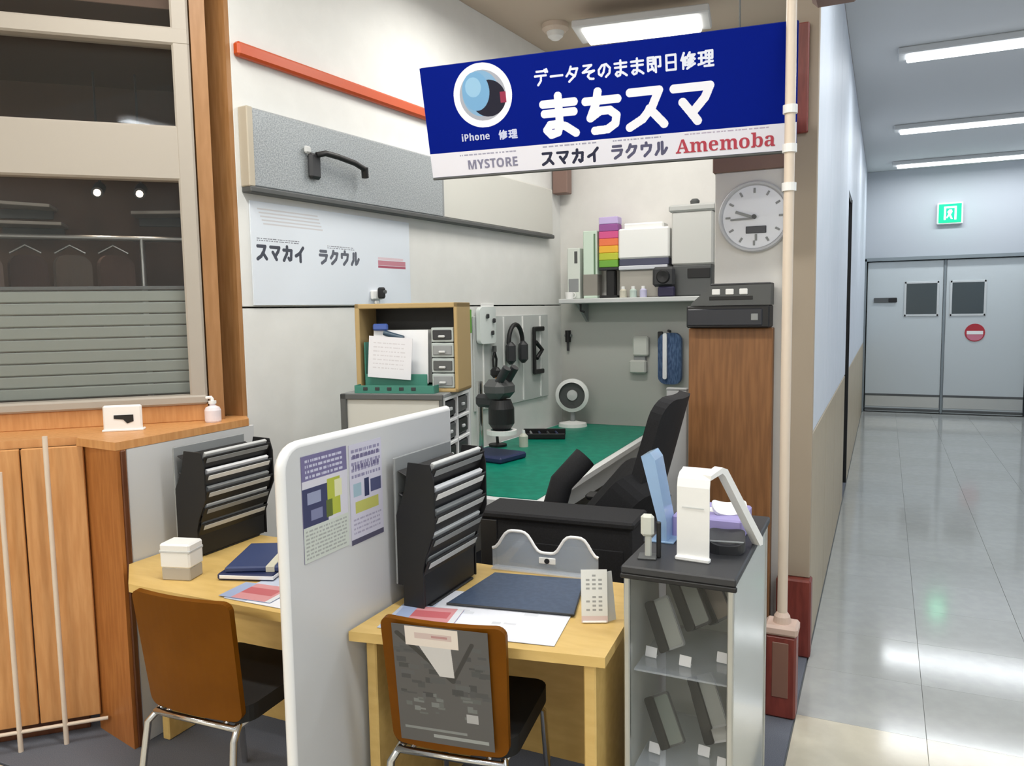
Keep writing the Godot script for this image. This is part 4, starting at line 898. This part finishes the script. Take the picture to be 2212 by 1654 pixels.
# ------------------------------------------------------------------ workbench corner
func work_corner() -> void:
	var b := thing("workbench", "pale workbench with a rounded white edge in the stand's corner", "workbench")
	part("worktop", prism_plan([Vector2(-1.70, -3.30), Vector2(-1.43, -3.32), Vector2(-1.50, -5.79), Vector2(-2.29, -5.79), Vector2(-2.44, -4.0), Vector2(-2.44, -3.40)], 0.665, 0.695), M.white_gloss, b)
	part("front_leg", cb(Vector3(0.05, 0.665, 0.05), 0.004), M.pale_grey, b, Vector3(-1.5, 0.3325, -3.4)); part("rear_leg", cb(Vector3(0.05, 0.665, 0.05), 0.004), M.pale_grey, b, Vector3(-1.55, 0.3325, -5.7))
	part("side_leg", cb(Vector3(0.05, 0.665, 0.05), 0.004), M.pale_grey, b, Vector3(-2.25, 0.3325, -4.6))
	part("apron", cb(Vector3(0.02, 0.14, 2.3), 0.003), M.pale_grey, b, Vector3(-1.54, 0.59, -4.55))
	var m := thing("work_mat", "teal green anti-static mat covering the workbench", "mat")
	part("mat", prism_plan([Vector2(-1.70, -3.36), Vector2(-1.475, -3.37), Vector2(-1.545, -5.78), Vector2(-2.27, -5.78), Vector2(-2.40, -4.1), Vector2(-2.38, -3.46)], 0.6955, 0.7), M.teal, m)
	# parts cabinet with many drawers
	var c := thing("parts_cabinet", "tall parts cabinet with many dark drawers and a grey framed side", "cabinet", Vector3(-2.12, 0, -2.745), 12.0)
	var W := 0.465; var D := 0.4; var H := 1.25
	part("side_panel", cb(Vector3(W, H, 0.016), 0.002), flat(rgb(196, 196, 190), 0.4), c, Vector3(W / 2, H / 2, -0.008))
	part("side_frame", boxes([[Vector3(W, 0.024, 0.012), Vector3(W / 2, H - 0.012, 0.006)], [Vector3(0.028, H, 0.012), Vector3(0.014, H / 2, 0.006)], [Vector3(0.018, H, 0.01), Vector3(W - 0.009, H / 2, 0.005)]], 0.003), M.dark_grey, c)
	part("rear_panel", cb(Vector3(W, H, 0.016), 0.002), M.pale_grey, c, Vector3(W / 2, H / 2, -D + 0.008))
	part("top", cb(Vector3(W + 0.005, 0.016, D), 0.003), M.grey, c, Vector3(W / 2, H - 0.008, -D / 2))
	part("carcass", cb(Vector3(W - 0.08, H - 0.03, D - 0.04), 0.002), M.charcoal, c, Vector3(W / 2 - 0.035, H / 2 - 0.01, -D / 2))
	var n := 12
	for k in n:
		var yy := H - 0.03 - k * 0.1
		part("shelf_edge", cb(Vector3(0.02, 0.014, D - 0.03), 0.002), M.white, c, Vector3(W - 0.01, yy + 0.006, -D / 2))
		for j in 2:
			var dr := part("drawer", cb(Vector3(0.05, 0.066, D / 2 - 0.035), 0.006), [M.charcoal, M.dark_grey, M.black][(k + j) % 3], c, Vector3(W - 0.032, yy - 0.044, -D * (0.27 + 0.46 * j)))
			part("knob", cb(Vector3(0.012, 0.014, 0.03), 0.003), M.pale_grey, dr, Vector3(0.028, 0.0, 0))
	for zz in [-0.016, -D / 2, -D + 0.016]: part("upright", cb(Vector3(0.02, H - 0.02, 0.012), 0.002), M.white, c, Vector3(W - 0.01, H / 2, zz))
	# framed document box on top
	var f := thing("document_box", "wood framed open box of papers on the parts cabinet", "box", Vector3(-2.105, 1.25, -2.84), 12.0)
	var fw := 0.47; var fh := 0.385; var fd := 0.2
	part("frame", boxes([[Vector3(fw, 0.022, fd), Vector3(fw / 2, fh - 0.011, -fd / 2)], [Vector3(fw, 0.016, fd), Vector3(fw / 2, 0.008, -fd / 2)], [Vector3(0.022, fh, fd), Vector3(0.011, fh / 2, -fd / 2)], [Vector3(0.016, fh, fd), Vector3(fw - 0.008, fh / 2, -fd / 2)]], 0.003), M.frame_wood, f)
	part("back", cb(Vector3(fw - 0.02, fh - 0.02, 0.01), 0.002), M.black, f, Vector3(fw / 2, fh / 2, -fd + 0.006))
	var rot := deg_to_rad(12.0)
	var bx := Vector3(cos(rot), 0, -sin(rot)); var bz := Vector3(sin(rot), 0, cos(rot)); var o := Vector3(-2.105, 1.25, -2.84)
	var di := canvas(200, 180, rgb(226, 226, 232)); var rng := RandomNumberGenerator.new(); rng.seed = 41; bars(di, 22, 26, 150, 7, 18, 5, rgb(206, 204, 210), rng)
	var pn := thing("paper_note", "white note sheet clipped to the open document box", "paper", o + bx * 0.165 + bz * 0.012 + Vector3(0, 0.15, 0), 12)
	part("sheet", sheet(0.2, 0.18, 0.002), picture(di, 0.7), pn, Vector3.ZERO, Vector3(0, 0, -4))
	var tb := thing("document_tray", "clear tray of loose white papers inside the document box", "tray", o + bx * 0.18 - bz * 0.08 + Vector3(0, 0.017, 0), 12)
	part("tray", boxes([[Vector3(0.29, 0.006, 0.14), Vector3(0.0, 0.003, 0)], [Vector3(0.29, 0.06, 0.006), Vector3(0.0, 0.03, 0.067)], [Vector3(0.006, 0.2, 0.14), Vector3(-0.142, 0.1, 0)]], 0.002), M.green_bin, tb)
	for k in 6: part("paper", cb(Vector3(0.255, 0.2 + 0.018 * (k % 3), 0.004), 0.001), M.paper if k % 2 else M.pale_grey, tb, Vector3(0.01 * (k % 3) - 0.01, 0.115 + 0.009 * (k % 3), -0.055 + k * 0.016), Vector3(-3, 0, [-2, 1, 0, 2, -1, 0][k]))
	part("blue_clip", cb(Vector3(0.07, 0.03, 0.02), 0.006), flat(rgb(70, 96, 168), 0.4), tb, Vector3(-0.08, 0.265, 0.03)); part("pen", tube([Vector3(-0.06, 0.24, 0.04), Vector3(0.03, 0.215, 0.04)], 0.012, 8), flat(rgb(60, 82, 100), 0.4), tb)
	for k in 4:
		var pd := thing("part_drawer_unit", ["small drawer unit, lowest of the stack in the document box", "small drawer unit, second up in the document box's stack", "small drawer unit, third up in the document box's stack", "small dark drawer unit, topmost in the document box's stack"][k], "drawer unit", o + bx * 0.40 - bz * 0.075 + Vector3(0, 0.018 + k * 0.066, 0), 12, "small drawer units")
		part("case", cb(Vector3(0.1, 0.062, 0.14), 0.003), flat(rgb(176, 184, 182), 0.4), pd, Vector3(0, 0.031, 0))
		part("front", cb(Vector3(0.085, 0.042, 0.01), 0.003), [M.grey, M.dark_grey, M.grey, M.charcoal][k], pd, Vector3(0, 0.031, 0.07)); part("grip", cb(Vector3(0.03, 0.01, 0.012), 0.003), M.pale_grey, pd, Vector3(0, 0.024, 0.079))
	var gb := thing("teal_tray", "shallow teal tray at the foot of the document box", "tray", o + bx * 0.2 + bz * 0.035, 12)
	part("tray", boxes([[Vector3(0.36, 0.006, 0.06), Vector3(0, 0.003, 0)], [Vector3(0.36, 0.034, 0.005), Vector3(0, 0.017, 0.03)], [Vector3(0.005, 0.034, 0.06), Vector3(-0.18, 0.017, 0)], [Vector3(0.005, 0.034, 0.06), Vector3(0.18, 0.017, 0)]], 0.001), M.green_bin, gb)
	for k in 5: part("notch", cb(Vector3(0.02, 0.014, 0.004), 0.001), M.charcoal, gb, Vector3(-0.13 + k * 0.055, 0.02, 0.033))
	# microscope
	var ms := thing("microscope", "black and grey repair microscope standing on the teal mat", "microscope", Vector3(-2.13, 0.70, -4.22), 78)
	ms.scale = Vector3(1.3, 1.3, 1.3)
	part("base", cb(Vector3(0.2, 0.03, 0.24), 0.008), M.navy, ms, Vector3(0, 0.015, 0)); part("column", tube([Vector3(0, 0.03, -0.08), Vector3(0, 0.36, -0.08)], 0.016), M.chrome, ms)
	part("arm", cb(Vector3(0.06, 0.06, 0.14), 0.015), M.charcoal, ms, Vector3(0, 0.27, -0.02)); part("body", lathe([Vector2(0, 0), Vector2(0.04, 0), Vector2(0.06, 0.03), Vector2(0.06, 0.1), Vector2(0.045, 0.14), Vector2(0, 0.14)]), M.black, ms, Vector3(0, 0.14, 0.05))
	part("head", cb(Vector3(0.14, 0.09, 0.12), 0.03), M.dark_grey, ms, Vector3(0, 0.33, 0.04)); part("light_ring", lathe([Vector2(0.05, 0), Vector2(0.07, 0), Vector2(0.07, 0.02), Vector2(0.05, 0.02)]), M.white, ms, Vector3(0, 0.12, 0.05))
	for s in [-1, 1]: part("eyepiece", tube([Vector3(s * 0.03, 0.36, 0.06), Vector3(s * 0.03, 0.43, 0.11)], 0.02), M.charcoal, ms)
	var kb := thing("soldering_tray", "flat black tool tray at the back of the teal mat", "tray", Vector3(-2.15, 0.70, -5.05), 20)
	part("tray", boxes([[Vector3(0.3, 0.012, 0.18), Vector3(0, 0.006, 0)], [Vector3(0.3, 0.05, 0.01), Vector3(0, 0.025, -0.085)], [Vector3(0.3, 0.04, 0.01), Vector3(0, 0.02, 0.085)]], 0.003), M.black, kb)
	for k in 4: part("tool", tube([Vector3(-0.1 + k * 0.06, 0.03, -0.07), Vector3(-0.08 + k * 0.06, 0.035, 0.08)], 0.008, 8), [M.grey, M.navy, M.charcoal, M.navy][k], kb)
	var bt := thing("flux_bottle", "small white flux bottle next to the black tool tray", "bottle", Vector3(-2.13, 0.70, -4.66), 0)
	part("body", lathe([Vector2(0, 0), Vector2(0.03, 0), Vector2(0.03, 0.07), Vector2(0.012, 0.09), Vector2(0, 0.09)], 18), flat(rgb(206, 208, 194), 0.4), bt); part("cap", lathe([Vector2(0, 0.085), Vector2(0.013, 0.085), Vector2(0.01, 0.11), Vector2(0, 0.11)], 14), M.white, bt)
	var ol := thing("amber_lamp", "small amber desk lamp on a black arm above the microscope", "lamp", Vector3(-2.30, 0.70, -4.62), 0)
	part("foot", lathe([Vector2(0, 0), Vector2(0.06, 0), Vector2(0.06, 0.015), Vector2(0, 0.02)]), M.black, ol); part("arm", tube([Vector3(0, 0.01, 0), Vector3(-0.02, 0.3, 0.0), Vector3(0.02, 0.43, 0.02)], 0.01), M.black, ol)
	part("shade", lathe([Vector2(0.02, 0.06), Vector2(0.05, 0.0), Vector2(0.045, 0.0), Vector2(0.015, 0.055)]), M.amber, ol, Vector3(0.03, 0.4, 0.03)); part("bulb", lathe([Vector2(0, 0.0), Vector2(0.02, 0.012), Vector2(0.02, 0.03), Vector2(0, 0.045)], 14), flat(rgb(236, 214, 150), 0.3), ol, Vector3(0.03, 0.395, 0.03)); part("cap", cb(Vector3(0.07, 0.07, 0.06), 0.02), M.black, ol, Vector3(0.0, 0.49, 0.01))
	# black cabinet behind the front desk
	var k := thing("low_cabinet", "low black cabinet standing between front desk and workbench", "cabinet", Vector3(-1.11, 0, -2.77), 3)
	part("body", cb(Vector3(0.6, 0.80, 0.2), 0.008), M.cloth, k, Vector3(0, 0.40, 0)); part("top", cb(Vector3(0.62, 0.028, 0.22), 0.008), M.cloth, k, Vector3(0, 0.814, 0)); part("panel", cb(Vector3(0.5, 0.6, 0.006), 0.003), M.cloth, k, Vector3(0.02, 0.42, 0.102)); part("corner_strip", cb(Vector3(0.07, 0.79, 0.01), 0.003), M.black, k, Vector3(-0.262, 0.40, 0.102))
	for s in [-1, 1]: part("foot", cb(Vector3(0.05, 0.012, 0.18), 0.002), M.black, k, Vector3(s * 0.25, 0.0, 0))
	office_chair()

func office_chair() -> void:
	# sitter looks to local -x; the backrest is at +x
	var t := thing("office_chair", "black office chair with a tall reclined back before the workbench", "chair", Vector3(-1.10, 0, -3.27), 0)
	part("seat", bent_panel(0.46, 0.46, 0.09, 0.08, 0.01), M.cloth, t, Vector3(-0.02, 0.47, 0), Vector3(-90, 0, 0))
	part("backrest", bent_panel(0.44, 0.62, 0.09, 0.05, 0.04, -0.1), M.cloth, t, Vector3(0.255, 0.93, 0), Vector3(-15, -90, 0))
	part("back_bar", tube([Vector3(0.05, 0.42, 0), Vector3(0.24, 0.44, 0), Vector3(0.26, 0.6, 0), Vector3(0.27, 0.8, 0)], 0.024), M.black, t)
	for s in [-1, 1]:
		var ar := part("armrest", tube([Vector3(0.05, 0.45, s * 0.25), Vector3(0.0, 0.47, s * 0.28), Vector3(-0.05, 0.68, s * 0.28)], 0.018), M.black, t)
		part("pad", cb(Vector3(0.26, 0.035, 0.07), 0.014), M.black, ar, Vector3(-0.06, 0.695, s * 0.28))
	part("jacket", bent_panel(0.46, 0.44, 0.1, 0.12, 0.08), M.cloth, t, Vector3(0.10, 0.70, 0.06), Vector3(-40, -78, 0))
	part("jacket_sleeve", tube([Vector3(-0.02, 0.98, 0.2), Vector3(-0.1, 0.88, 0.27), Vector3(-0.14, 0.74, 0.28), Vector3(-0.16, 0.62, 0.27)], 0.05), M.cloth, t)
	part("gas_lift", tube([Vector3(0, 0.1, 0), Vector3(0, 0.43, 0)], 0.025), M.charcoal, t)
	for k in 5:
		var a := TAU * k / 5.0
		var lg := part("leg", tube([Vector3(0, 0.1, 0), Vector3(cos(a) * 0.27, 0.065, sin(a) * 0.27)], 0.018), M.black, t)
		part("castor", lathe([Vector2(0, -0.018), Vector2(0.027, -0.014), Vector2(0.027, 0.014), Vector2(0, 0.018)], 14), M.charcoal, lg, Vector3(cos(a) * 0.27, 0.028, sin(a) * 0.27), Vector3(90, rad_to_deg(-a), 0))

# ------------------------------------------------------------------ back wall
func back_wall_things() -> void:
	var zf := -5.6
	var s := thing("wall_shelf", "long pale wall shelf carrying printer and boxes", "shelf", Vector3(-1.64, 1.672, -5.64))
	part("board", cb(Vector3(1.13, 0.035, 0.31), 0.005), M.pale_grey, s, Vector3(0, -0.0175, 0))
	for x in [-0.45, 0.45]: part("bracket", prism([Vector2(0, 0), Vector2(0.22, 0), Vector2(0.0, -0.14)], 0.02), M.grey, s, Vector3(x, -0.036, -0.155), Vector3(0, -90, 0))
	part("hook", tube([Vector3(-0.42, -0.04, 0.07), Vector3(-0.42, -0.09, 0.07), Vector3(-0.39, -0.1, 0.07)], 0.008, 8), M.black, s)
	var y := 1.673
	var rb := thing("striped_box", "tall box striped purple, pink, orange, yellow and green on black stand", "box", Vector3(-1.855, y, -5.66))
	part("stand", cb(Vector3(0.07, 0.2, 0.06), 0.01), M.black, rb, Vector3(0.01, 0.11, 0)); part("stand_foot", cb(Vector3(0.14, 0.02, 0.12), 0.006), M.black, rb, Vector3(0, 0.01, 0)); part("stand_arm", cb(Vector3(0.15, 0.02, 0.1), 0.005), M.charcoal, rb, Vector3(0, 0.215, 0))
	var cols := [rgb(112, 168, 60), rgb(188, 196, 60), rgb(238, 180, 56), rgb(236, 120, 76), rgb(214, 84, 140), rgb(150, 84, 150), rgb(196, 178, 222)]
	for k in 7: part("band", cb(Vector3(0.145, 0.052, 0.1), 0.004), flat(cols[k], 0.5), rb, Vector3(0, 0.252 + k * 0.0525, 0))
	var gb := thing("pale_green_box", "slim white and green box beside the striped box", "box", Vector3(-2.0, y, -5.67))
	part("body", cb(Vector3(0.11, 0.5, 0.1), 0.005), flat(rgb(206, 224, 208), 0.5), gb, Vector3(0, 0.25, 0)); part("edge", cb(Vector3(0.02, 0.36, 0.102), 0.004), flat(rgb(96, 124, 96), 0.5), gb, Vector3(0.035, 0.3, 0)); part("lower_label", cb(Vector3(0.112, 0.16, 0.104), 0.003), flat(rgb(140, 136, 128), 0.6), gb, Vector3(0, 0.1, 0))
	var wb := thing("white_carton", "small white carton with a dark slot at the shelf end", "carton", Vector3(-2.135, y, -5.67))
	part("body", cb(Vector3(0.1, 0.38, 0.09), 0.005), flat(rgb(216, 222, 214), 0.5), wb, Vector3(0, 0.19, 0)); part("slot", cb(Vector3(0.025, 0.09, 0.005), 0.002), M.dark_grey, wb, Vector3(0.02, 0.31, 0.045)); part("dark_label", cb(Vector3(0.08, 0.1, 0.004), 0.002), M.grey, wb, Vector3(0, 0.1, 0.045))
	var sc := thing("cream_cup", "tiny white cup at the very end of the shelf", "cup", Vector3(-2.16, y, -5.605))
	part("cup", lathe([Vector2(0, 0), Vector2(0.028, 0), Vector2(0.034, 0.05), Vector2(0.03, 0.05), Vector2(0.026, 0.006), Vector2(0, 0.006)], 18), M.white, sc); part("handle", tube(arc(0.016, 0.018, -90, 90, 8), 0.004, 6), M.white, sc, Vector3(0.032, 0.027, 0))
	var pr := thing("printer", "white office printer with a dark slot on the wall shelf", "printer", Vector3(-1.59, y, -5.7))
	part("base", cb(Vector3(0.36, 0.2, 0.18), 0.008), flat(rgb(168, 164, 156), 0.5), pr, Vector3(0, 0.1, 0)); part("tray", cb(Vector3(0.36, 0.03, 0.2), 0.005), flat(rgb(206, 208, 216), 0.5), pr, Vector3(0, 0.215, 0.01)); part("slot", cb(Vector3(0.37, 0.05, 0.17), 0.006), flat(rgb(72, 74, 96), 0.4), pr, Vector3(0, 0.255, 0)); part("lid", cb(Vector3(0.38, 0.22, 0.18), 0.012), M.white, pr, Vector3(0, 0.39, 0)); part("lid_step", cb(Vector3(0.30, 0.06, 0.14), 0.012), M.white, pr, Vector3(-0.01, 0.51, -0.01))
	var hb := thing("lidded_bin", "light grey lidded bin with a knob standing beside the printer", "bin", Vector3(-1.235, y, -5.68))
	part("lower_case", cb(Vector3(0.28, 0.22, 0.18), 0.01), M.dark_grey, hb, Vector3(0, 0.11, 0)); part("drawer_front", cb(Vector3(0.16, 0.07, 0.01), 0.004), M.black, hb, Vector3(0.05, 0.16, 0.09)); part("body", cb(Vector3(0.29, 0.37, 0.18), 0.012), flat(rgb(206, 206, 202), 0.5), hb, Vector3(0, 0.405, 0)); part("lid", cb(Vector3(0.33, 0.05, 0.2), 0.012), flat(rgb(186, 187, 184), 0.5), hb, Vector3(0, 0.615, 0)); part("knob", lathe([Vector2(0, 0), Vector2(0.03, 0), Vector2(0.034, 0.03), Vector2(0.02, 0.045), Vector2(0, 0.045)], 16), M.dark_grey, hb, Vector3(0.0, 0.64, 0))
	var bk := thing("black_speaker", "small black speaker in front of the printer on the shelf", "speaker", Vector3(-1.42, y, -5.535))
	part("body", cb(Vector3(0.16, 0.14, 0.04), 0.02), M.charcoal, bk, Vector3(0, 0.14, 0)); part("cone", lathe([Vector2(0, 0.006), Vector2(0.04, 0.012), Vector2(0.05, 0), Vector2(0, 0)], 18), M.black, bk, Vector3(0, 0.14, 0.02), Vector3(90, 0, 0)); part("foot", cb(Vector3(0.12, 0.07, 0.04), 0.008), flat(rgb(34, 30, 62), 0.5), bk, Vector3(0.02, 0.035, 0))
	for k in 3:
		var it := thing("ink_bottle", ["cream ink bottle on the shelf in front of the printer", "pale green ink bottle on the shelf in front of the printer", "pale lilac ink bottle next to the black speaker"][k], "bottle", Vector3(-1.72 + 0.075 * k, y, -5.54), 0, "ink bottles")
		part("body", lathe([Vector2(0, 0), Vector2(0.026, 0), Vector2(0.026, 0.05), Vector2(0.012, 0.064), Vector2(0, 0.064)], 16), flat([rgb(200, 196, 180), rgb(190, 206, 198), rgb(196, 194, 222)][k], 0.4), it); part("cap", lathe([Vector2(0, 0.06), Vector2(0.014, 0.06), Vector2(0.014, 0.08), Vector2(0, 0.08)], 14), M.white, it)
	# clock on the pillar
	var c := thing("wall_clock", "round white wall clock with a grey rim on the pillar", "clock", Vector3(-0.545, 2.0, -3.757))
	part("rim", lathe([Vector2(0.14, 0.0), Vector2(0.157, 0.0), Vector2(0.16, 0.015), Vector2(0.154, 0.026), Vector2(0.146, 0.024), Vector2(0.14, 0.012)], 48), flat(rgb(196, 198, 202), 0.35), c, Vector3.ZERO, Vector3(90, 0, 0))
	part("dial", lathe([Vector2(0, 0.014), Vector2(0.14, 0.014), Vector2(0.14, 0.0), Vector2(0, 0.0)], 48), flat(rgb(234, 237, 244), 0.4), c, Vector3.ZERO, Vector3(90, 0, 0))
	for k in 12:
		var a := TAU * k / 12.0
		part("hour_mark", cb(Vector3(0.009, 0.022, 0.003), 0.001), M.grey, c, Vector3(sin(a) * 0.117, cos(a) * 0.117, 0.016), Vector3(0, 0, -rad_to_deg(a)))
	part("hour_hand", cb(Vector3(0.08, 0.012, 0.003), 0.001), M.grey, c, Vector3(-0.045, 0.012, 0.02), Vector3(0, 0, -20)); part("minute_hand", cb(Vector3(0.1, 0.008, 0.003), 0.001), M.grey, c, Vector3(-0.055, -0.008, 0.023), Vector3(0, 0, 2)); part("hub", lathe([Vector2(0, 0.03), Vector2(0.01, 0.03), Vector2(0.01, 0.014), Vector2(0, 0.014)], 14), M.dark_grey, c, Vector3.ZERO, Vector3(90, 0, 0))
	part("display", cb(Vector3(0.09, 0.032, 0.004), 0.002), flat(rgb(40, 44, 56), 0.3), c, Vector3(0.008, -0.058, 0.017)); part("pendulum_mark", cb(Vector3(0.01, 0.03, 0.003), 0.001), M.grey, c, Vector3(0.008, -0.092, 0.016))
	# tall wood cabinet and the machine on it
	var t := thing("tall_cabinet", "tall wood grain cabinet with a black top under the clock", "cabinet", Vector3(-0.637, 0, -3.62))
	part("door", cb(Vector3(0.375, 1.46, 0.02), 0.004), M.locker, t, Vector3(0, 0.77, -0.062)); part("body", cb(Vector3(0.37, 1.5, 0.06), 0.003), M.locker, t, Vector3(0, 0.75, -0.105)); part("plinth", cb(Vector3(0.37, 0.04, 0.05), 0.003), M.black, t, Vector3(0, 0.02, -0.05))
	var mc := thing("cash_drawer", "flat black cash drawer on top of the tall wood cabinet", "drawer", Vector3(-0.64, 1.502, -3.68))
	part("case", cb(Vector3(0.365, 0.1, 0.13), 0.006), M.black, mc, Vector3(0, 0.05, 0)); part("front", cb(Vector3(0.33, 0.075, 0.008), 0.004), flat(rgb(34, 37, 46), 0.35), mc, Vector3(-0.012, 0.048, 0.066)); part("lock", cb(Vector3(0.03, 0.03, 0.006), 0.002), M.grey, mc, Vector3(0.12, 0.048, 0.072))
	var tm := thing("card_terminal", "dark grey sloping terminal with white keys under the clock", "terminal", Vector3(-0.615, 1.603, -3.68))
	part("case", prism([Vector2(-0.19, 0), Vector2(0.16, 0), Vector2(0.16, 0.09), Vector2(-0.10, 0.088), Vector2(-0.185, 0.012)], 0.12), M.dark_grey, tm)
	for k in 3: part("key", cb(Vector3(0.036, 0.026, 0.006), 0.003), M.white, tm, Vector3(-0.075 + 0.06 * k, 0.06, 0.062))
	part("key_slot", cb(Vector3(0.19, 0.016, 0.004), 0.001), M.black, tm, Vector3(-0.01, 0.032, 0.061)); part("roof_strip", cb(Vector3(0.26, 0.01, 0.12), 0.003), M.charcoal, tm, Vector3(0.03, 0.093, 0))
	var gp := thing("grey_board", "narrow light grey board standing beside the tall wood cabinet", "board", Vector3(-0.90, 0, -3.77))
	part("board", cb(Vector3(0.1, 1.2, 0.03), 0.004), flat(rgb(176, 178, 180), 0.5), gp, Vector3(0, 0.6, 0)); part("cap", cb(Vector3(0.104, 0.014, 0.034), 0.004), M.grey, gp, Vector3(0, 1.203, 0))
	# fan, switch, cloth on the back wall
	var f := thing("desk_fan", "small round white fan with a dark ring on the workbench", "fan", Vector3(-2.15, 0.70, -5.62), 12)
	part("base", lathe([Vector2(0, 0), Vector2(0.11, 0), Vector2(0.105, 0.025), Vector2(0.03, 0.04), Vector2(0, 0.04)]), M.white, f); part("neck", tube([Vector3(0, 0.03, 0), Vector3(0, 0.12, -0.01)], 0.02), M.grey, f)
	part("ring", lathe([Vector2(0.1, 0.0), Vector2(0.125, 0.0), Vector2(0.128, 0.05), Vector2(0.1, 0.06)], 36), M.white, f, Vector3(0, 0.24, -0.02), Vector3(90, 0, 0)); part("grille", lathe([Vector2(0.045, 0.035), Vector2(0.105, 0.035), Vector2(0.105, 0.015), Vector2(0.045, 0.015)], 32), M.dark_grey, f, Vector3(0, 0.24, -0.02), Vector3(90, 0, 0)); part("hub", lathe([Vector2(0, 0.05), Vector2(0.04, 0.045), Vector2(0.045, 0.01), Vector2(0, 0.01)], 24), M.pale_grey, f, Vector3(0, 0.24, -0.02), Vector3(90, 0, 0))
	var wz := -5.8
	var sw := thing("wall_phone", "white wall handset in two pieces beside the blue cloth", "handset", Vector3(-1.655, 1.24, wz))
	part("upper", cb(Vector3(0.12, 0.15, 0.05), 0.012), flat(rgb(206, 208, 202), 0.5), sw, Vector3(0, 0.07, 0.025)); part("lower", cb(Vector3(0.13, 0.1, 0.06), 0.012), flat(rgb(200, 202, 196), 0.5), sw, Vector3(-0.02, -0.085, 0.03)); part("neck", cb(Vector3(0.09, 0.05, 0.03), 0.005), M.grey, sw, Vector3(-0.01, -0.02, 0.015))
	var cl := thing("hanging_cloth", "blue and white cloth hanging from a hook on the back wall", "cloth", Vector3(-1.44, 1.22, wz))
	part("cloth", bent_panel(0.17, 0.38, 0.06, 0.05, 0.03), M.cloth_blue, cl, Vector3(0.02, 0, 0.05)); part("hook", tube([Vector3(0, 0.2, 0.0), Vector3(0, 0.205, 0.05)], 0.01, 8), M.black, cl); part("white_fold", bent_panel(0.03, 0.34, 0.014, 0.02, 0.004), M.paper, cl, Vector3(-0.015, 0.02, 0.09)); part("dark_strap", cb(Vector3(0.04, 0.12, 0.02), 0.006), M.charcoal, cl, Vector3(-0.06, 0.14, 0.05))
	var tl := thing("hex_driver", "short black driver hanging on the back wall below the shelf", "driver", Vector3(-2.245, 1.36, wz))
	part("handle", tube([Vector3(0, 0.07, 0.02), Vector3(0, -0.02, 0.02)], 0.022), M.black, tl); part("shaft", tube([Vector3(0, -0.02, 0.02), Vector3(0, -0.09, 0.02)], 0.01), M.charcoal, tl); part("clip", cb(Vector3(0.06, 0.02, 0.03), 0.004), M.grey, tl, Vector3(0, 0.03, 0.012))

func small_things() -> void:
	var br := struct("trim_3", "pinkish brown corner post above the shutter box", Vector3(-2.25, 2.62, -5.7))
	part("post", cb(Vector3(0.12, 0.3, 0.1), 0.006), M.brown_beam, br)
